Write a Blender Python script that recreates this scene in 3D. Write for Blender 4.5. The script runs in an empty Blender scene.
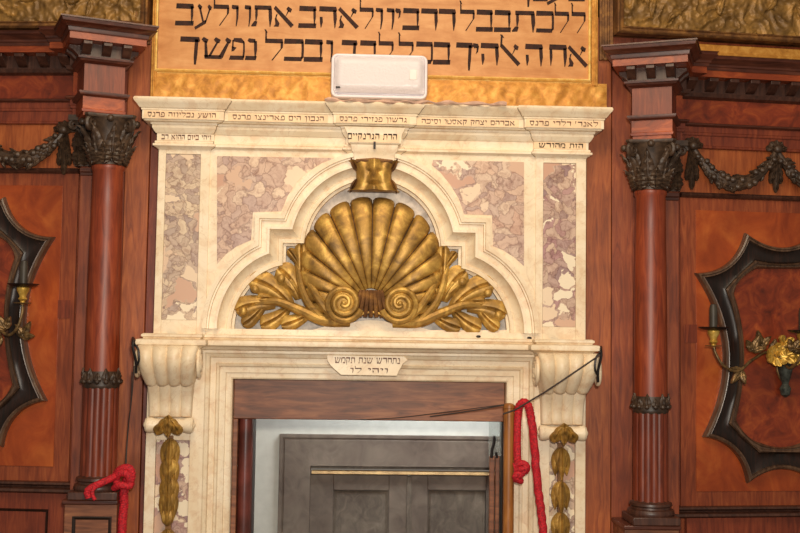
import bpy, bmesh, math, random
from mathutils import Vector, Matrix, noise as mnoise
random.seed(7)
PI = math.pi
S = bpy.context.scene
COL = S.collection
R = math.radians

# ------------------------------------------------------------------ camera
F = 1100.0
D = 5.0
YAW, PITCH, ROLL = R(-2.4), R(3.8), R(0.85)
CR = (Matrix.Rotation(YAW, 3, 'Z') @ Matrix.Rotation(R(90) + PITCH, 3, 'X') @ Matrix.Rotation(ROLL, 3, 'Z'))
CAM = Vector((0, -D, 0))


def ray(u, v):
    return CR @ Vector(((u - 400) / F, -(v - 266.5) / F, -1))


_r = ray(371, 421)
_t = (D - 0.1) / _r.y
CAM.x = -_r.x * _t
CAM.z = 2.25 - _r.z * _t
cd = bpy.data.cameras.new('camera')
cd.sensor_fit = 'HORIZONTAL'
cd.sensor_width = 36
cd.lens = F / 800 * 36
cd.clip_start = .05
co = bpy.data.objects.new('camera', cd)
COL.objects.link(co)
co.matrix_world = Matrix.Translation(CAM) @ CR.to_4x4()
S.camera = co


class Frame:
    """a vertical wall plane; local (x along, d towards the room, z up)"""

    def __init__(s, x=0, d=0, yaw=0):
        s.M = Matrix.Translation((x, -d, 0)) @ Matrix.Rotation(yaw, 4, 'Z')
        s.I = s.M.inverted()

    def at(s, u, v, d=0):
        o = s.I @ CAM
        r = s.I.to_3x3() @ ray(u, v)
        t = (-d - o.y) / r.y
        p = o + r * t
        return (p.x, p.z)

    def x(s, u, v=300, d=0):
        return s.at(u, v, d)[0]

    def z(s, u, v, d=0):
        return s.at(u, v, d)[1]

    def w(s, x, d, z):
        return s.M @ Vector((x, -d, z))


F0 = Frame()
PX = 1 / 220.0


# ------------------------------------------------------------------ materials
def lin(c):
    return tuple(((x / 255) / 12.92 if x / 255 < .04045 else ((x / 255 + .055) / 1.055) ** 2.4) for x in c) + (1,)


def newmat(name):
    m = bpy.data.materials.new(name)
    m.use_nodes = True
    nt = m.node_tree
    b = nt.nodes['Principled BSDF']
    return m, nt, b


def nd(nt, t, **k):
    n = nt.nodes.new(t)
    for a, v in k.items():
        if a.startswith('i_'):
            n.inputs[a[2:].replace('_', ' ')].default_value = v
        else:
            setattr(n, a, v)
    return n


def ramp(nt, fac, stops):
    n = nt.nodes.new('ShaderNodeValToRGB')
    e = n.color_ramp.elements
    while len(e) < len(stops):
        e.new(.5)
    for q, (p, c) in zip(e, stops):
        q.position = p
        q.color = lin(c)
    nt.links.new(fac, n.inputs[0])
    return n.outputs[0]


def coords(nt, scale=(1, 1, 1)):
    tc = nt.nodes.new('ShaderNodeTexCoord')
    mp = nt.nodes.new('ShaderNodeMapping')
    mp.inputs['Scale'].default_value = scale
    nt.links.new(tc.outputs['Object'], mp.inputs[0])
    return mp.outputs[0]


def noise(nt, vec, scale, detail=4, rough=.55, dist=0):
    n = nd(nt, 'ShaderNodeTexNoise')
    n.inputs['Scale'].default_value = scale
    n.inputs['Detail'].default_value = detail
    n.inputs['Roughness'].default_value = rough
    n.inputs['Distortion'].default_value = dist
    nt.links.new(vec, n.inputs['Vector'])
    return n.outputs[0]


def bump(nt, b, h, strength=.3, dist=.005):
    n = nd(nt, 'ShaderNodeBump')
    n.inputs['Strength'].default_value = strength
    n.inputs['Distance'].default_value = dist
    nt.links.new(h, n.inputs['Height'])
    nt.links.new(n.outputs[0], b.inputs['Normal'])


def mixc(nt, fac, a, b, mode='MIX'):
    n = nt.nodes.new('ShaderNodeMix')
    n.data_type = 'RGBA'
    n.blend_type = mode
    if isinstance(fac, float):
        n.inputs[0].default_value = fac
    else:
        nt.links.new(fac, n.inputs[0])
    for k, q in ((6, a), (7, b)):
        if isinstance(q, tuple):
            n.inputs[k].default_value = lin(q)
        else:
            nt.links.new(q, n.inputs[k])
    return n.outputs[2]


def wood(name, dark, mid, light, scale=(14, 14, 1.6), rough=.46, ns=3.0, dist=1.2, coat=.15, warm=True):
    m, nt, b = newmat(name)
    v = coords(nt, scale)
    n1 = noise(nt, v, ns, 6, .6, dist)
    c = ramp(nt, n1, [(.28, dark), (.5, mid), (.72, light)])
    v2 = coords(nt)
    n2 = noise(nt, v2, 3.2, 3, .5)
    r2 = ramp(nt, n2, [(.3, (178, 165, 165)), (.65, (255, 255, 255))])
    c = mixc(nt, .8, c, r2, 'MULTIPLY')
    if warm:
        c = mixc(nt, 1.0, c, (255, 254, 228), 'MULTIPLY')
    nt.links.new(c, b.inputs['Base Color'])
    b.inputs['Roughness'].default_value = rough
    b.inputs['Coat Weight'].default_value = coat
    b.inputs['Coat Roughness'].default_value = .38
    bump(nt, b, n1, .12, .003)
    return m


M = {}
M['wood'] = wood('varnished_wood', (112, 48, 26), (146, 68, 38), (172, 92, 54))
M['wood_orange'] = wood('orange_wood', (128, 58, 28), (166, 86, 44), (190, 108, 60))
M['wood_red'] = wood('red_wood', (96, 38, 24), (130, 56, 36), (156, 76, 48))
M['wood_shaft'] = wood('column_wood', (104, 38, 20), (140, 58, 32), (164, 78, 46), rough=.45)
M['wood_dark'] = wood('dark_wood', (52, 30, 26), (74, 44, 38), (98, 62, 54), rough=.42)
M['wood_mould'] = wood('moulding_wood', (60, 28, 22), (88, 44, 34), (118, 66, 52), (1.6, 14, 14), rough=.36)
M['wood_fascia'] = wood('fascia_wood', (110, 44, 24), (156, 68, 34), (186, 92, 48), (2, 9, 9), rough=.4)
M['burl'] = wood('burl_veneer', (136, 54, 24), (170, 76, 34), (198, 104, 50), (4, 4, 3), ns=1.6, dist=1.0, rough=.34)
M['burl_dark'] = wood('dark_burl_veneer', (88, 34, 24), (138, 56, 34), (176, 86, 46), (6, 6, 6), ns=1.8, dist=1.3, rough=.34)
M['carved'] = wood('carved_dark_wood', (44, 30, 24), (68, 50, 40), (94, 72, 60), (9, 9, 9), rough=.5, coat=.12)
M['ebony'] = wood('ebonised_wood', (18, 10, 8), (32, 17, 13), (56, 30, 24), rough=.4, coat=.12)
M['ebony_edge'] = wood('frame_edge_wood', (60, 42, 36), (92, 68, 58), (124, 96, 82), rough=.3, coat=.4)
M['pole'] = wood('pole_wood', (128, 76, 34), (170, 108, 54), (196, 134, 76), (20, 20, 1.2), rough=.42)
M['lintel'] = wood('worn_lintel_wood', (92, 54, 40), (140, 86, 64), (172, 116, 86), (2.0, 12, 16), ns=3, dist=.6, rough=.5, coat=.1)
M['grey_wood'] = wood('grey_painted_wood', (106, 94, 84), (124, 112, 100), (138, 125, 112), (3, 3, 3), rough=.6, coat=0, warm=False)
M['grey_panel'] = wood('grey_door_panel_wood', (94, 84, 74), (114, 104, 92), (138, 127, 113), (6, 6, 4), rough=.6, coat=0, warm=False)


def marble():
    m, nt, b = newmat('cream_marble')
    v = coords(nt)
    n1 = noise(nt, v, 3.0, 6, .6, .8)
    c = ramp(nt, n1, [(.3, (226, 203, 168)), (.5, (238, 220, 190)), (.7, (246, 233, 210))])
    n2 = noise(nt, v, 18, 5, .6, .6)
    c2 = ramp(nt, n2, [(.36, (208, 158, 108)), (.52, (255, 255, 255))])
    c = mixc(nt, .27, c, c2, 'MULTIPLY')
    n3 = noise(nt, v, 7, 3, .5, 2.5)
    vn = ramp(nt, n3, [(.488, (255, 255, 255)), (.5, (196, 168, 140)), (.512, (255, 255, 255))])
    c = mixc(nt, .28, c, vn, 'MULTIPLY')
    nt.links.new(c, b.inputs['Base Color'])
    b.inputs['Roughness'].default_value = .42
    bump(nt, b, n2, .1, .003)
    return m


M['marble'] = marble()


def tint(name, base, rough=.45, metal=0, v=.12, scale=20, coat=0.0):
    m, nt, b = newmat(name)
    n = noise(nt, coords(nt), scale, 4)
    lo = tuple(max(0, int(x * (1 - v))) for x in base)
    hi = tuple(min(255, int(x * (1 + v))) for x in base)
    c = ramp(nt, n, [(.35, lo), (.65, hi)])
    nt.links.new(c, b.inputs['Base Color'])
    b.inputs['Roughness'].default_value = rough
    b.inputs['Metallic'].default_value = metal
    b.inputs['Coat Weight'].default_value = coat
    return m


M['inscr_band'] = tint('inscription_marble', (236, 204, 164), .5, v=.04)
M['white_marble'] = tint('pale_marble', (224, 216, 196), .42, v=.07, scale=9)
M['grey_stone'] = tint('grey_veined_stone', (196, 186, 176), .5, v=.14, scale=26)
M['paint_black'] = tint('black_letter_paint', (46, 22, 14), .85, v=.3, scale=60)
M['paint_brown'] = tint('brown_letter_paint', (92, 52, 34), .55, v=.35, scale=70)
M['iron'] = tint('black_iron', (42, 36, 36), .4, .5)
M['white_wall'] = tint('white_plaster', (214, 216, 208), .8, v=.02)
M['red_rope'] = tint('red_cord', (176, 22, 36), .75, v=.22, scale=150)
M['cord'] = tint('thin_dark_cord', (58, 46, 42), .7)
M['housing'] = tint('white_plastic', (236, 228, 232), .35, v=.02)
M['label_white'] = tint('white_label', (232, 226, 222), .5, v=.02)
M['groove_shade'] = tint('shell_groove_shade', (70, 46, 26), .6, v=.2)  # dark tone painted as the shade between the shell ribs
M['joint'] = tint('dark_marble_joint', (120, 96, 76), .8)
M['brass_strip'] = tint('pale_brass', (236, 196, 140), .5, .0)
M['floor'] = tint('floor_stone', (120, 100, 84), .5, v=.2, scale=6)
M['plaster'] = tint('plain_plaster', (168, 150, 130), .8, v=.06, scale=4)
M['candle'] = tint('dark_candle_sleeve', (58, 52, 44), .5)
M['tarnish'] = tint('tarnished_brass', (112, 88, 56), .42, .5, v=.3, scale=40)
M['verdigris'] = tint('verdigris_metal', (62, 66, 60), .45, .3, v=.3, scale=40)


def breccia(name, cols, sc, off, thr=.6):
    m, nt, b = newmat(name)
    tc = nt.nodes.new('ShaderNodeTexCoord')
    mp = nt.nodes.new('ShaderNodeMapping')
    mp.inputs['Location'].default_value = off
    nt.links.new(tc.outputs['Object'], mp.inputs[0])
    v = mp.outputs[0]
    nz = nd(nt, 'ShaderNodeTexNoise')
    nz.inputs['Scale'].default_value = 13
    nz.inputs['Detail'].default_value = 4
    nt.links.new(v, nz.inputs['Vector'])
    mx = nt.nodes.new('ShaderNodeMix')
    mx.data_type = 'RGBA'
    mx.blend_type = 'LINEAR_LIGHT'
    mx.inputs[0].default_value = .075
    nt.links.new(v, mx.inputs[6])
    nt.links.new(nz.outputs['Color'], mx.inputs[7])
    v = mx.outputs[2]

    def vor(scale, feat='F1'):
        n = nd(nt, 'ShaderNodeTexVoronoi', feature=feat)
        n.inputs['Scale'].default_value = scale
        nt.links.new(v, n.inputs['Vector'])
        return n
    s = vor(sc * 2.6)
    sep2 = nt.nodes.new('ShaderNodeSeparateColor')
    nt.links.new(s.outputs['Color'], sep2.inputs[0])
    cs = ramp(nt, sep2.outputs[1], cols)
    n0 = noise(nt, v, 24, 6, .7, 1.0)
    mot = ramp(nt, n0, [(.35, (206, 184, 178)), (.55, (255, 250, 245))])
    cs = mixc(nt, .8, cs, mot, 'MULTIPLY')
    e2 = vor(sc * 2.6, 'DISTANCE_TO_EDGE')
    er2 = ramp(nt, e2.outputs['Distance'], [(.0, (160, 136, 136)), (.09, (255, 255, 255))])
    cs = mixc(nt, .6, cs, er2, 'MULTIPLY')
    a = vor(sc)
    sep = nt.nodes.new('ShaderNodeSeparateColor')
    nt.links.new(a.outputs['Color'], sep.inputs[0])
    big = ramp(nt, sep.outputs[1], [(.3, (240, 226, 200)), (.7, (232, 208, 180)), (.9, (202, 160, 138))])
    sel = ramp(nt, sep.outputs[0], [(thr, (0, 0, 0)), (thr + .01, (255, 255, 255))])
    e = vor(sc, 'DISTANCE_TO_EDGE')
    ins = ramp(nt, e.outputs['Distance'], [(.05, (0, 0, 0)), (.07, (255, 255, 255))])
    sel = mixc(nt, 1.0, sel, ins, 'MULTIPLY')
    c = mixc(nt, sel, cs, big)
    nt.links.new(c, b.inputs['Base Color'])
    b.inputs['Roughness'].default_value = .3
    return m


M['breccia_pale'] = breccia('pale_breccia', [(0, (176, 158, 152)), (.3, (226, 208, 182)), (.6, (188, 168, 158)), (.85, (216, 196, 172)), (1, (164, 146, 142))], 10, (0, 0, .2), .45)
M['breccia_pink'] = breccia('pink_breccia', [(0, (198, 172, 160)), (.3, (214, 186, 166)), (.6, (192, 168, 160)), (.85, (232, 210, 186)), (1, (208, 174, 156))], 7, (.3, 0, .1), .66)
M['breccia_violet'] = breccia('violet_breccia', [(0, (180, 152, 148)), (.3, (214, 190, 170)), (.55, (178, 140, 142)), (.8, (204, 180, 162)), (1, (158, 132, 134))], 10, (.1, 0, .5), .5)


def gold(name, dark, mid, light, rough=.36, metal=.75, scale=26, b_=.25):
    m, nt, b = newmat(name)
    v = coords(nt)
    n = noise(nt, v, scale, 6, .65, .5)
    c = ramp(nt, n, [(.3, dark), (.5, mid), (.68, light)])
    nt.links.new(c, b.inputs['Base Color'])
    b.inputs['Roughness'].default_value = rough
    b.inputs['Metallic'].default_value = metal
    bump(nt, b, n, b_, .004)
    return m


M['gold'] = gold('worn_gilding', (112, 84, 44), (168, 128, 60), (222, 180, 92), .46, .4, 14)
M['gold_bright'] = gold('bright_gilding', (160, 106, 40), (196, 136, 56), (220, 166, 82), .5, .3, 24)
M['gold_line'] = gold('gilt_fillet', (222, 172, 84), (246, 206, 116), (255, 228, 150), .4, .15, 30, .1)
M['gold_dark'] = gold('dark_gilding', (72, 46, 28), (116, 78, 44), (160, 114, 60), .5, .4, 16)
M['gold_relief'] = gold('tarnished_relief_gilding', (88, 62, 28), (130, 96, 46), (176, 132, 66), .5, .2, 11)
M['brass'] = gold('brass', (170, 130, 50), (214, 172, 76), (240, 204, 112), .42, .5, 30, .1)


def board():
    m, nt, b = newmat('painted_inscription_board')
    v = coords(nt, (.8, 1, 3.2))
    n = noise(nt, v, 5, 6, .65, .8)
    c = ramp(nt, n, [(.3, (186, 124, 66)), (.5, (202, 142, 84)), (.7, (214, 158, 100))])
    n2 = noise(nt, coords(nt), 14, 4)
    r2 = ramp(nt, n2, [(.3, (226, 205, 170)), (.6, (255, 255, 255))])
    c = mixc(nt, .6, c, r2, 'MULTIPLY')
    nt.links.new(c, b.inputs['Base Color'])
    b.inputs['Roughness'].default_value = .5
    return m


M['board'] = board()


def lens():
    m, nt, b = newmat('ribbed_clear_diffuser')
    b.inputs['Base Color'].default_value = (.88, .82, .84, 1)
    b.inputs['Roughness'].default_value = .22
    b.inputs['Transmission Weight'].default_value = .25
    b.inputs['IOR'].default_value = 1.3
    n = noise(nt, coords(nt, (1, 1, 1)), 90, 2)
    bump(nt, b, n, .5, .004)
    return m


M['lens'] = lens()


def glass():
    m, nt, b = newmat('door_glass')
    b.inputs['Base Color'].default_value = (.8, .85, .84, 1)
    b.inputs['Roughness'].default_value = .1
    b.inputs['Transmission Weight'].default_value = .85
    b.inputs['IOR'].default_value = 1.1
    return m


M['glass'] = glass()


# ------------------------------------------------------------------ mesh builder
class MB:
    def __init__(s, frame=F0):
        s.v, s.f, s.fr = [], [], frame

    def add(s, vs, fs):
        n = len(s.v)
        s.v += [tuple(q) for q in vs]
        s.f += [tuple(i + n for i in f) for f in fs]

    def box(s, x0, x1, d0, d1, z0, z1):
        vs = [(x, d, z) for x in (x0, x1) for d in (d0, d1) for z in (z0, z1)]
        s.add(vs, [(0, 1, 3, 2), (4, 6, 7, 5), (0, 4, 5, 1), (2, 3, 7, 6), (0, 2, 6, 4), (1, 5, 7, 3)])
        return s

    def prism(s, pts, d0, d1):
        n = len(pts)
        s.add([(x, d0, z) for x, z in pts] + [(x, d1, z) for x, z in pts],
              [tuple(range(n)), tuple(range(n, 2 * n))[::-1]] + [(i, (i + 1) % n, n + (i + 1) % n, n + i) for i in range(n)])
        return s

    def sweep(s, path, prof, closed=False, plan=False, caps=True):
        """path: 2-D points; prof: (o, h): o offset to the LEFT of travel, h height.
        plan: path in (x, d), h = z; else path in (x, z), h = d"""
        n = len(path)
        ms = []
        for i in range(n):
            a = Vector(path[i - 1]) if (i or closed) else None
            p = Vector(path[i])
            c = Vector(path[(i + 1) % n]) if (i < n - 1 or closed) else None
            ns = []
            if a is not None:
                t = (p - a).normalized()
                ns.append(Vector((-t.y, t.x)))
            if c is not None:
                t = (c - p).normalized()
                ns.append(Vector((-t.y, t.x)))
            if len(ns) == 2:
                m = ns[0] + ns[1]
                m = m / max(.35, m.dot(ns[0])) if m.length > 1e-6 else ns[0]
            else:
                m = ns[0]
            ms.append(m)
        k = len(prof)
        vs = []
        for i in range(n):
            for o, h in prof:
                q = Vector(path[i]) + ms[i] * o
                vs.append((q.x, q.y, h) if plan else (q.x, h, q.y))
        fs = []
        for i in range(n if closed else n - 1):
            j = (i + 1) % n
            for a in range(k - 1):
                fs.append((i * k + a, j * k + a, j * k + a + 1, i * k + a + 1))
        if not closed and caps:
            fs.append(tuple(range(k)))
            fs.append(tuple(range((n - 1) * k, n * k)))
        s.add(vs, fs)
        return s

    def lathe(s, cx, cd, prof, seg=28, a0=0, a1=2 * PI, rf=None):
        full = abs(a1 - a0 - 2 * PI) < 1e-6
        na = seg if full else seg + 1
        vs = []
        for r, z in prof:
            for i in range(na):
                a = a0 + (a1 - a0) * i / seg
                rr = r * (rf(a, z) if rf else 1)
                vs.append((cx + rr * math.sin(a), cd + rr * math.cos(a), z))
        fs = []
        for j in range(len(prof) - 1):
            for i in range(seg):
                a, b = j * na + i, j * na + (i + 1) % na
                fs.append((a, b, b + na, a + na))
        fs.append(tuple(range(na)))
        fs.append(tuple(range((len(prof) - 1) * na, len(prof) * na)))
        s.add(vs, fs)
        return s

    def tube(s, pts, rad, seg=8, twist=0):
        pts = [Vector(p) for p in pts]
        n = len(pts)
        vs = []
        up = Vector((.03, 1, .02)).normalized()
        L = 0
        for i, p in enumerate(pts):
            t = (pts[min(n - 1, i + 1)] - pts[max(0, i - 1)])
            t = t.normalized() if t.length else Vector((0, 0, 1))
            if i:
                L += (p - pts[i - 1]).length
            a = up - t * up.dot(t)
            if a.length < .05:
                a = Vector((1, 0, 0)) - t * t.x
            a.normalize()
            up = a
            b = t.cross(a)
            r = rad(i / (n - 1)) if callable(rad) else rad
            for k in range(seg):
                g = 2 * PI * k / seg
                rr = r
                if twist:
                    rr = r * (.84 + .2 * abs(math.cos(1.5 * (g + L * twist))))
                q = p + (a * math.cos(g) + b * math.sin(g)) * rr
                vs.append(q)
        fs = []
        for i in range(n - 1):
            for k in range(seg):
                a, b = i * seg + k, i * seg + (k + 1) % seg
                fs.append((a, b, b + seg, a + seg))
        fs.append(tuple(range(seg)))
        fs.append(tuple(range((n - 1) * seg, n * seg)))
        s.add(vs, fs)
        return s

    def ball(s, c, r, seg=10, rings=7):
        rx, rd, rz = r if isinstance(r, tuple) else (r, r, r)
        vs, fs = [], []
        for j in range(rings + 1):
            th = PI * j / rings
            for i in range(seg):
                a = 2 * PI * i / seg
                vs.append((c[0] + rx * math.sin(th) * math.cos(a), c[1] + rd * math.sin(th) * math.sin(a), c[2] + rz * math.cos(th)))
        for j in range(rings):
            for i in range(seg):
                a, b = j * seg + i, j * seg + (i + 1) % seg
                fs.append((a, b, b + seg, a + seg))
        s.add(vs, fs)
        return s

    def leaf(s, p, U, V, N, L, W, h=.02, curl=0, bend=0, lobes=4, kind='point', ns=16, nt=8, rib=.3, back=0.0):
        """a carved leaf: starts at p, runs along U, N is out of the surface"""
        p, U, V, N = Vector(p), Vector(U).normalized(), Vector(V).normalized(), Vector(N).normalized()
        vs, top = [], []
        pos = p.copy()
        ang = 0
        for i in range(ns + 1):
            q = i / ns
            if i:
                ang = bend * (q - .5 / ns)
                pos = pos + (U * math.cos(ang) + V * math.sin(ang)) * (L / ns)
            side = -U * math.sin(ang) + V * math.cos(ang)
            if kind == 'point':
                e = math.sin(PI * (q ** .75) * .97 + .05)
            elif kind == 'round':
                e = .35 + .65 * q ** .8
                if q > .72:
                    e *= math.sqrt(max(0.02, 1 - ((q - .72) / .29) ** 2))
            else:
                e = math.sqrt(max(0.02, 1 - (2 * q - 1) ** 2))
            w = W / 2 * e
            lw = 1 + (.22 * (abs(math.sin(lobes * PI * q)) - .5) if lobes else 0)
            for j in range(nt + 1):
                t = -1 + 2 * j / nt
                hh = h * (math.sin(PI * min(1, .12 + q * .8)) ** .6) * (1 - .55 * t * t)
                hh -= h * rib * math.exp(-(t / .16) ** 2)
                if lobes:
                    hh += h * .18 * math.cos(2 * lobes * PI * q - abs(t) * 2.2)
                x = pos + side * (t * w * (lw if abs(t) > .6 else 1)) + N * (hh + curl * q ** 3)
                vs.append(x)
        m = nt + 1
        base = len(vs)
        fs = [(i * m + j, i * m + j + 1, (i + 1) * m + j + 1, (i + 1) * m + j) for i in range(ns) for j in range(nt)]
        ring = [j for j in range(m)] + [i * m + nt for i in range(1, ns + 1)] + [ns * m + j for j in range(nt - 1, -1, -1)] + [i * m for i in range(ns - 1, 0, -1)]
        for k in ring:
            q = (k // m) / ns
            x = vs[k]
            dd = (x - p).dot(N)
            vs.append(x - N * (max(.004, dd - curl * q ** 3 + back)))
        n = len(ring)
        for a in range(n):
            b = (a + 1) % n
            fs.append((ring[a], ring[b], base + b, base + a))
        fs.append(tuple(base + a for a in range(n)))
        s.add(vs, fs)
        return s

    def build(s, name, mat, parent=None, bevel=0, smooth=35, **tags):
        me = bpy.data.meshes.new(name)
        off = Vector(parent.get('_o', (0, 0, 0))) if parent is not None else Vector((0, 0, 0))
        ws = [s.fr.M @ Vector((x, -d, z)) for x, d, z in s.v]
        if parent is None:
            xs = [w.x for w in ws]
            ys = [w.y for w in ws]
            zs = [w.z for w in ws]
            off = Vector(((min(xs) + max(xs)) / 2, (min(ys) + max(ys)) / 2, min(zs)))
        me.from_pydata([tuple(w - off) for w in ws], [], s.f)
        bm = bmesh.new()
        bm.from_mesh(me)
        bmesh.ops.recalc_face_normals(bm, faces=bm.faces)
        bm.to_mesh(me)
        bm.free()
        me.materials.append(M[mat] if isinstance(mat, str) else mat)
        for p in me.polygons:
            p.use_smooth = True
        me.set_sharp_from_angle(angle=R(smooth))
        o = bpy.data.objects.new(name, me)
        COL.objects.link(o)
        o['_o'] = tuple(off)
        if parent is not None:
            o.parent = parent
        else:
            o.location = off
        if bevel:
            bv = o.modifiers.new('bevel', 'BEVEL')
            bv.width = bevel
            bv.segments = 2
            bv.limit_method = 'ANGLE'
            bv.angle_limit = R(40)
        for k, v in tags.items():
            o[k] = v
        return o


def thing(name, label, cat, loc, group=None, frame=F0):
    o = bpy.data.objects.new(name, None)
    COL.objects.link(o)
    w = frame.w(*loc)
    o.location = w
    o['_o'] = tuple(w)
    o.empty_display_size = .05
    o['label'] = label
    o['category'] = cat
    if group:
        o['group'] = group
    return o


def struct(o):
    o['kind'] = 'structure'
    return o


def arc(cx, cz, r, a0, a1, n):
    return [(cx + r * math.cos(R(a0 + (a1 - a0) * i / n)), cz + r * math.sin(R(a0 + (a1 - a0) * i / n))) for i in range(n + 1)]


def cr(pts, n=8):
    """catmull-rom through 3-D points"""
    P = [Vector(p) for p in pts]
    P = [P[0] * 2 - P[1]] + P + [P[-1] * 2 - P[-2]]
    out = []
    for i in range(1, len(P) - 2):
        for k in range(n):
            t = k / n
            a, b, c, d = P[i - 1], P[i], P[i + 1], P[i + 2]
            out.append(.5 * ((2 * b) + (c - a) * t + (2 * a - 5 * b + 4 * c - d) * t * t + (3 * b - a - 3 * c + d) * t ** 3))
    out.append(P[-2])
    return out


# ------------------------------------------------------------------ hebrew glyphs (x 0..1, y 0 base..1 top), each a list of convex strokes
TB = [(0, .78), (.02, 1.02), (.95, 1.01), (1.0, .84), (.95, .77)]


def stem(x, y0, y1, w=.13, lean=0):
    w *= 1.25
    return [(x - w / 2, y1), (x + w / 2, y1), (x + w * .62 + lean * .5, (y0 + y1) / 2), (x + w * .1 + lean, y0), (x - w * .1 + lean, y0), (x - w * .4 + lean * .5, (y0 + y1) / 2)]


def ayin_dot(x, y=.86, w=.13):
    return [(x - w, y + .02), (x - w * .4, y + .14), (x + w, y + .02), (x + w * .6, y - .14), (x - w * .4, y - .1)]


G = {
    'א': [[(0, .86), (.1, 1), (1, .12), (.86, -.02)], ayin_dot(.76, .84, .14), [(.58, .5), (.64, .56), (.78, .8), (.7, .8)],
          [(.12, .58), (.2, .62), (.14, .38), (.08, .38)], [(.06, .4), (.14, .42), (.3, .18), (.26, .02), (.02, .02), (.1, .14)]],
    'ב': [TB, stem(.88, .08, .9, .11), [(-.04, -.02), (-.02, .2), (1, .21), (.98, -.01)]],
    'ג': [ayin_dot(.55, .86, .3), stem(.7, .1, .85, .16), [(.1, 0), (.1, .18), (.6, .32), (.7, .16)], [(.6, .3), (.72, .3), (.95, 0), (.72, 0)]],
    'ד': [TB, stem(.84, .0, .85, .15)],
    'ה': [TB, stem(.87, 0, .85, .15, .02), stem(.12, .02, .52, .13)],
    'ו': [[(0, .84), (.04, 1), (.9, .98), (.95, .8), (.2, .8)], [(.6, .9), (.95, .9), (.92, .4), (.72, 0), (.6, 0), (.66, .4)]],
    'ן': [[(0, .84), (.04, 1), (.9, .98), (.95, .8), (.2, .8)], [(.6, .9), (.95, .9), (.9, .1), (.75, -.3), (.62, -.3), (.66, .2)]],
    'ז': [[(0, .84), (.04, 1), (.96, .96), (.95, .8), (.2, .8)], [(.4, .85), (.65, .85), (.66, .4), (.5, 0), (.4, 0)]],
    'ח': [TB, stem(.88, 0, .85, .15), stem(.1, .04, .8, .12)],
    'ט': [[(0, .9), (.1, 1), (.2, .7), (.12, .1), (.02, .1)], [(.02, 0), (.06, .17), (.9, .17), (.94, 0)], stem(.9, .08, .85, .15), [(.5, .85), (.55, 1), (.95, .95), (.95, .8)]],
    'י': [[(0, .86), (.1, 1), (.85, .97), (1, .82), (.3, .76)], [(.6, .82), (1, .86), (.85, .6), (.5, .5), (.62, .66)]],
    'כ': [TB[:3] + [(.99, .88), (.9, .8)], [(.86, .92), (.99, .86), (1, .5), (.99, .16), (.86, .08), (.88, .5)], [(0, 0), (.02, .19), (.94, .19), (.88, 0)]],
    'ך': [TB, [(.74, .9), (.92, .9), (.88, .2), (.82, -.26), (.72, -.26), (.7, .1)]],
    'ל': [[(0, .8), (0, 1), (.94, 1), (.98, .84), (.94, .8)], [(0, .95), (.1, .95), (.08, 1.32), (.0, 1.36)], [(-.06, 1.42), (.04, 1.42), (.13, 1.26), (.02, 1.3)],
          [(.84, .86), (.98, .86), (.96, .6), (.84, .52)], [(.85, .56), (.97, .62), (.42, .0), (.36, .02)]],
    'מ': [[(0, .9), (.12, 1), (.24, .8), (.1, .1), (.0, .05)], [(.2, .82), (.25, 1), (.85, 1), (.95, .8)], stem(.9, .08, .9, .14), [(.4, 0), (.4, .18), (.95, .18), (.95, 0)]],
    'ם': [TB, stem(.9, .05, .9, .13), stem(.1, .05, .9, .12), [(.05, 0), (.05, .18), (.95, .18), (.95, 0)]],
    'נ': [[(.2, .88), (.3, 1), (.85, .97), (.88, .8), (.4, .8)], stem(.86, .08, .88, .2), [(0, 0), (.08, .19), (1, .19), (.92, 0)]],
    'ס': [TB, [(.84, .86), (.98, .86), (.9, .4), (.76, .3)], [(.03, .86), (.15, .86), (.26, .3), (.12, .4)], [(.12, .42), (.3, 0), (.72, 0), (.9, .42), (.7, .2), (.3, .2)]],
    'ע': [ayin_dot(.28, .88, .14), [(.22, .84), (.34, .84), (.54, .2), (.44, .16)], ayin_dot(.86, .86, .13), [(.82, .8), (.92, .8), (.68, .18), (.58, .1)],
          [(-.02, -.08), (.04, -.2), (.66, .1), (.7, .26), (.6, .26)]],
    'פ': [[(.18, .84), (.25, 1), (.75, 1), (.95, .84), (.88, .76)], [(.86, .9), (.98, .82), (1, .4), (.96, .1), (.84, .1), (.88, .5)],
          [(.14, .9), (.24, .92), (.24, .55), (.14, .5)], [(.12, .62), (.44, .56), (.26, .4), (.1, .38)], [(-.06, 0), (.04, .19), (.96, .19), (.92, 0)]],
    'צ': [ayin_dot(.16, .88, .14), [(.1, .9), (.25, .9), (.8, .2), (.7, .12)], ayin_dot(.84, .88, .14), stem(.78, .45, .85, .12, -.1), [(0, 0), (.02, .18), (.86, .18), (.9, 0)]],
    'ק': [TB, [(.84, .86), (.98, .86), (.7, .1), (.56, .16)], stem(.14, -.3, .6, .14)],
    'ר': [TB, stem(.87, 0, .85, .15)],
    'ש': [ayin_dot(.1, .88, .12), [(.08, .82), (.16, .82), (.22, .1), (.1, .1)], ayin_dot(.52, .88, .12), [(.5, .8), (.57, .8), (.3, .12), (.22, .14)],
          ayin_dot(.9, .88, .11), [(.86, .8), (.95, .8), (.72, .06), (.58, .14)], [(.1, .02), (.08, .19), (.64, .19), (.7, .02)]],
    'ת': [[(.1, .8), (.1, 1), (.95, 1), (.99, .84), (.95, .8)], stem(.9, 0, .85, .14, .01), stem(.2, .2, .85, .1, -.02), [(.1, .26), (.26, .24), (.2, .02), (-.05, .0), (-.05, .06)]],
    'ﭏ': [[(0, .86), (.1, 1), (1, .12), (.86, -.02)], ayin_dot(.78, .86, .13), [(.58, .5), (.64, .56), (.78, .8), (.7, .8)], [(.0, .85), (.1, .95), (.12, 1.3), (.03, 1.34)], [(-.02, 1.42), (.1, 1.42), (.2, 1.26), (.08, 1.3)]],
}
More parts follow.
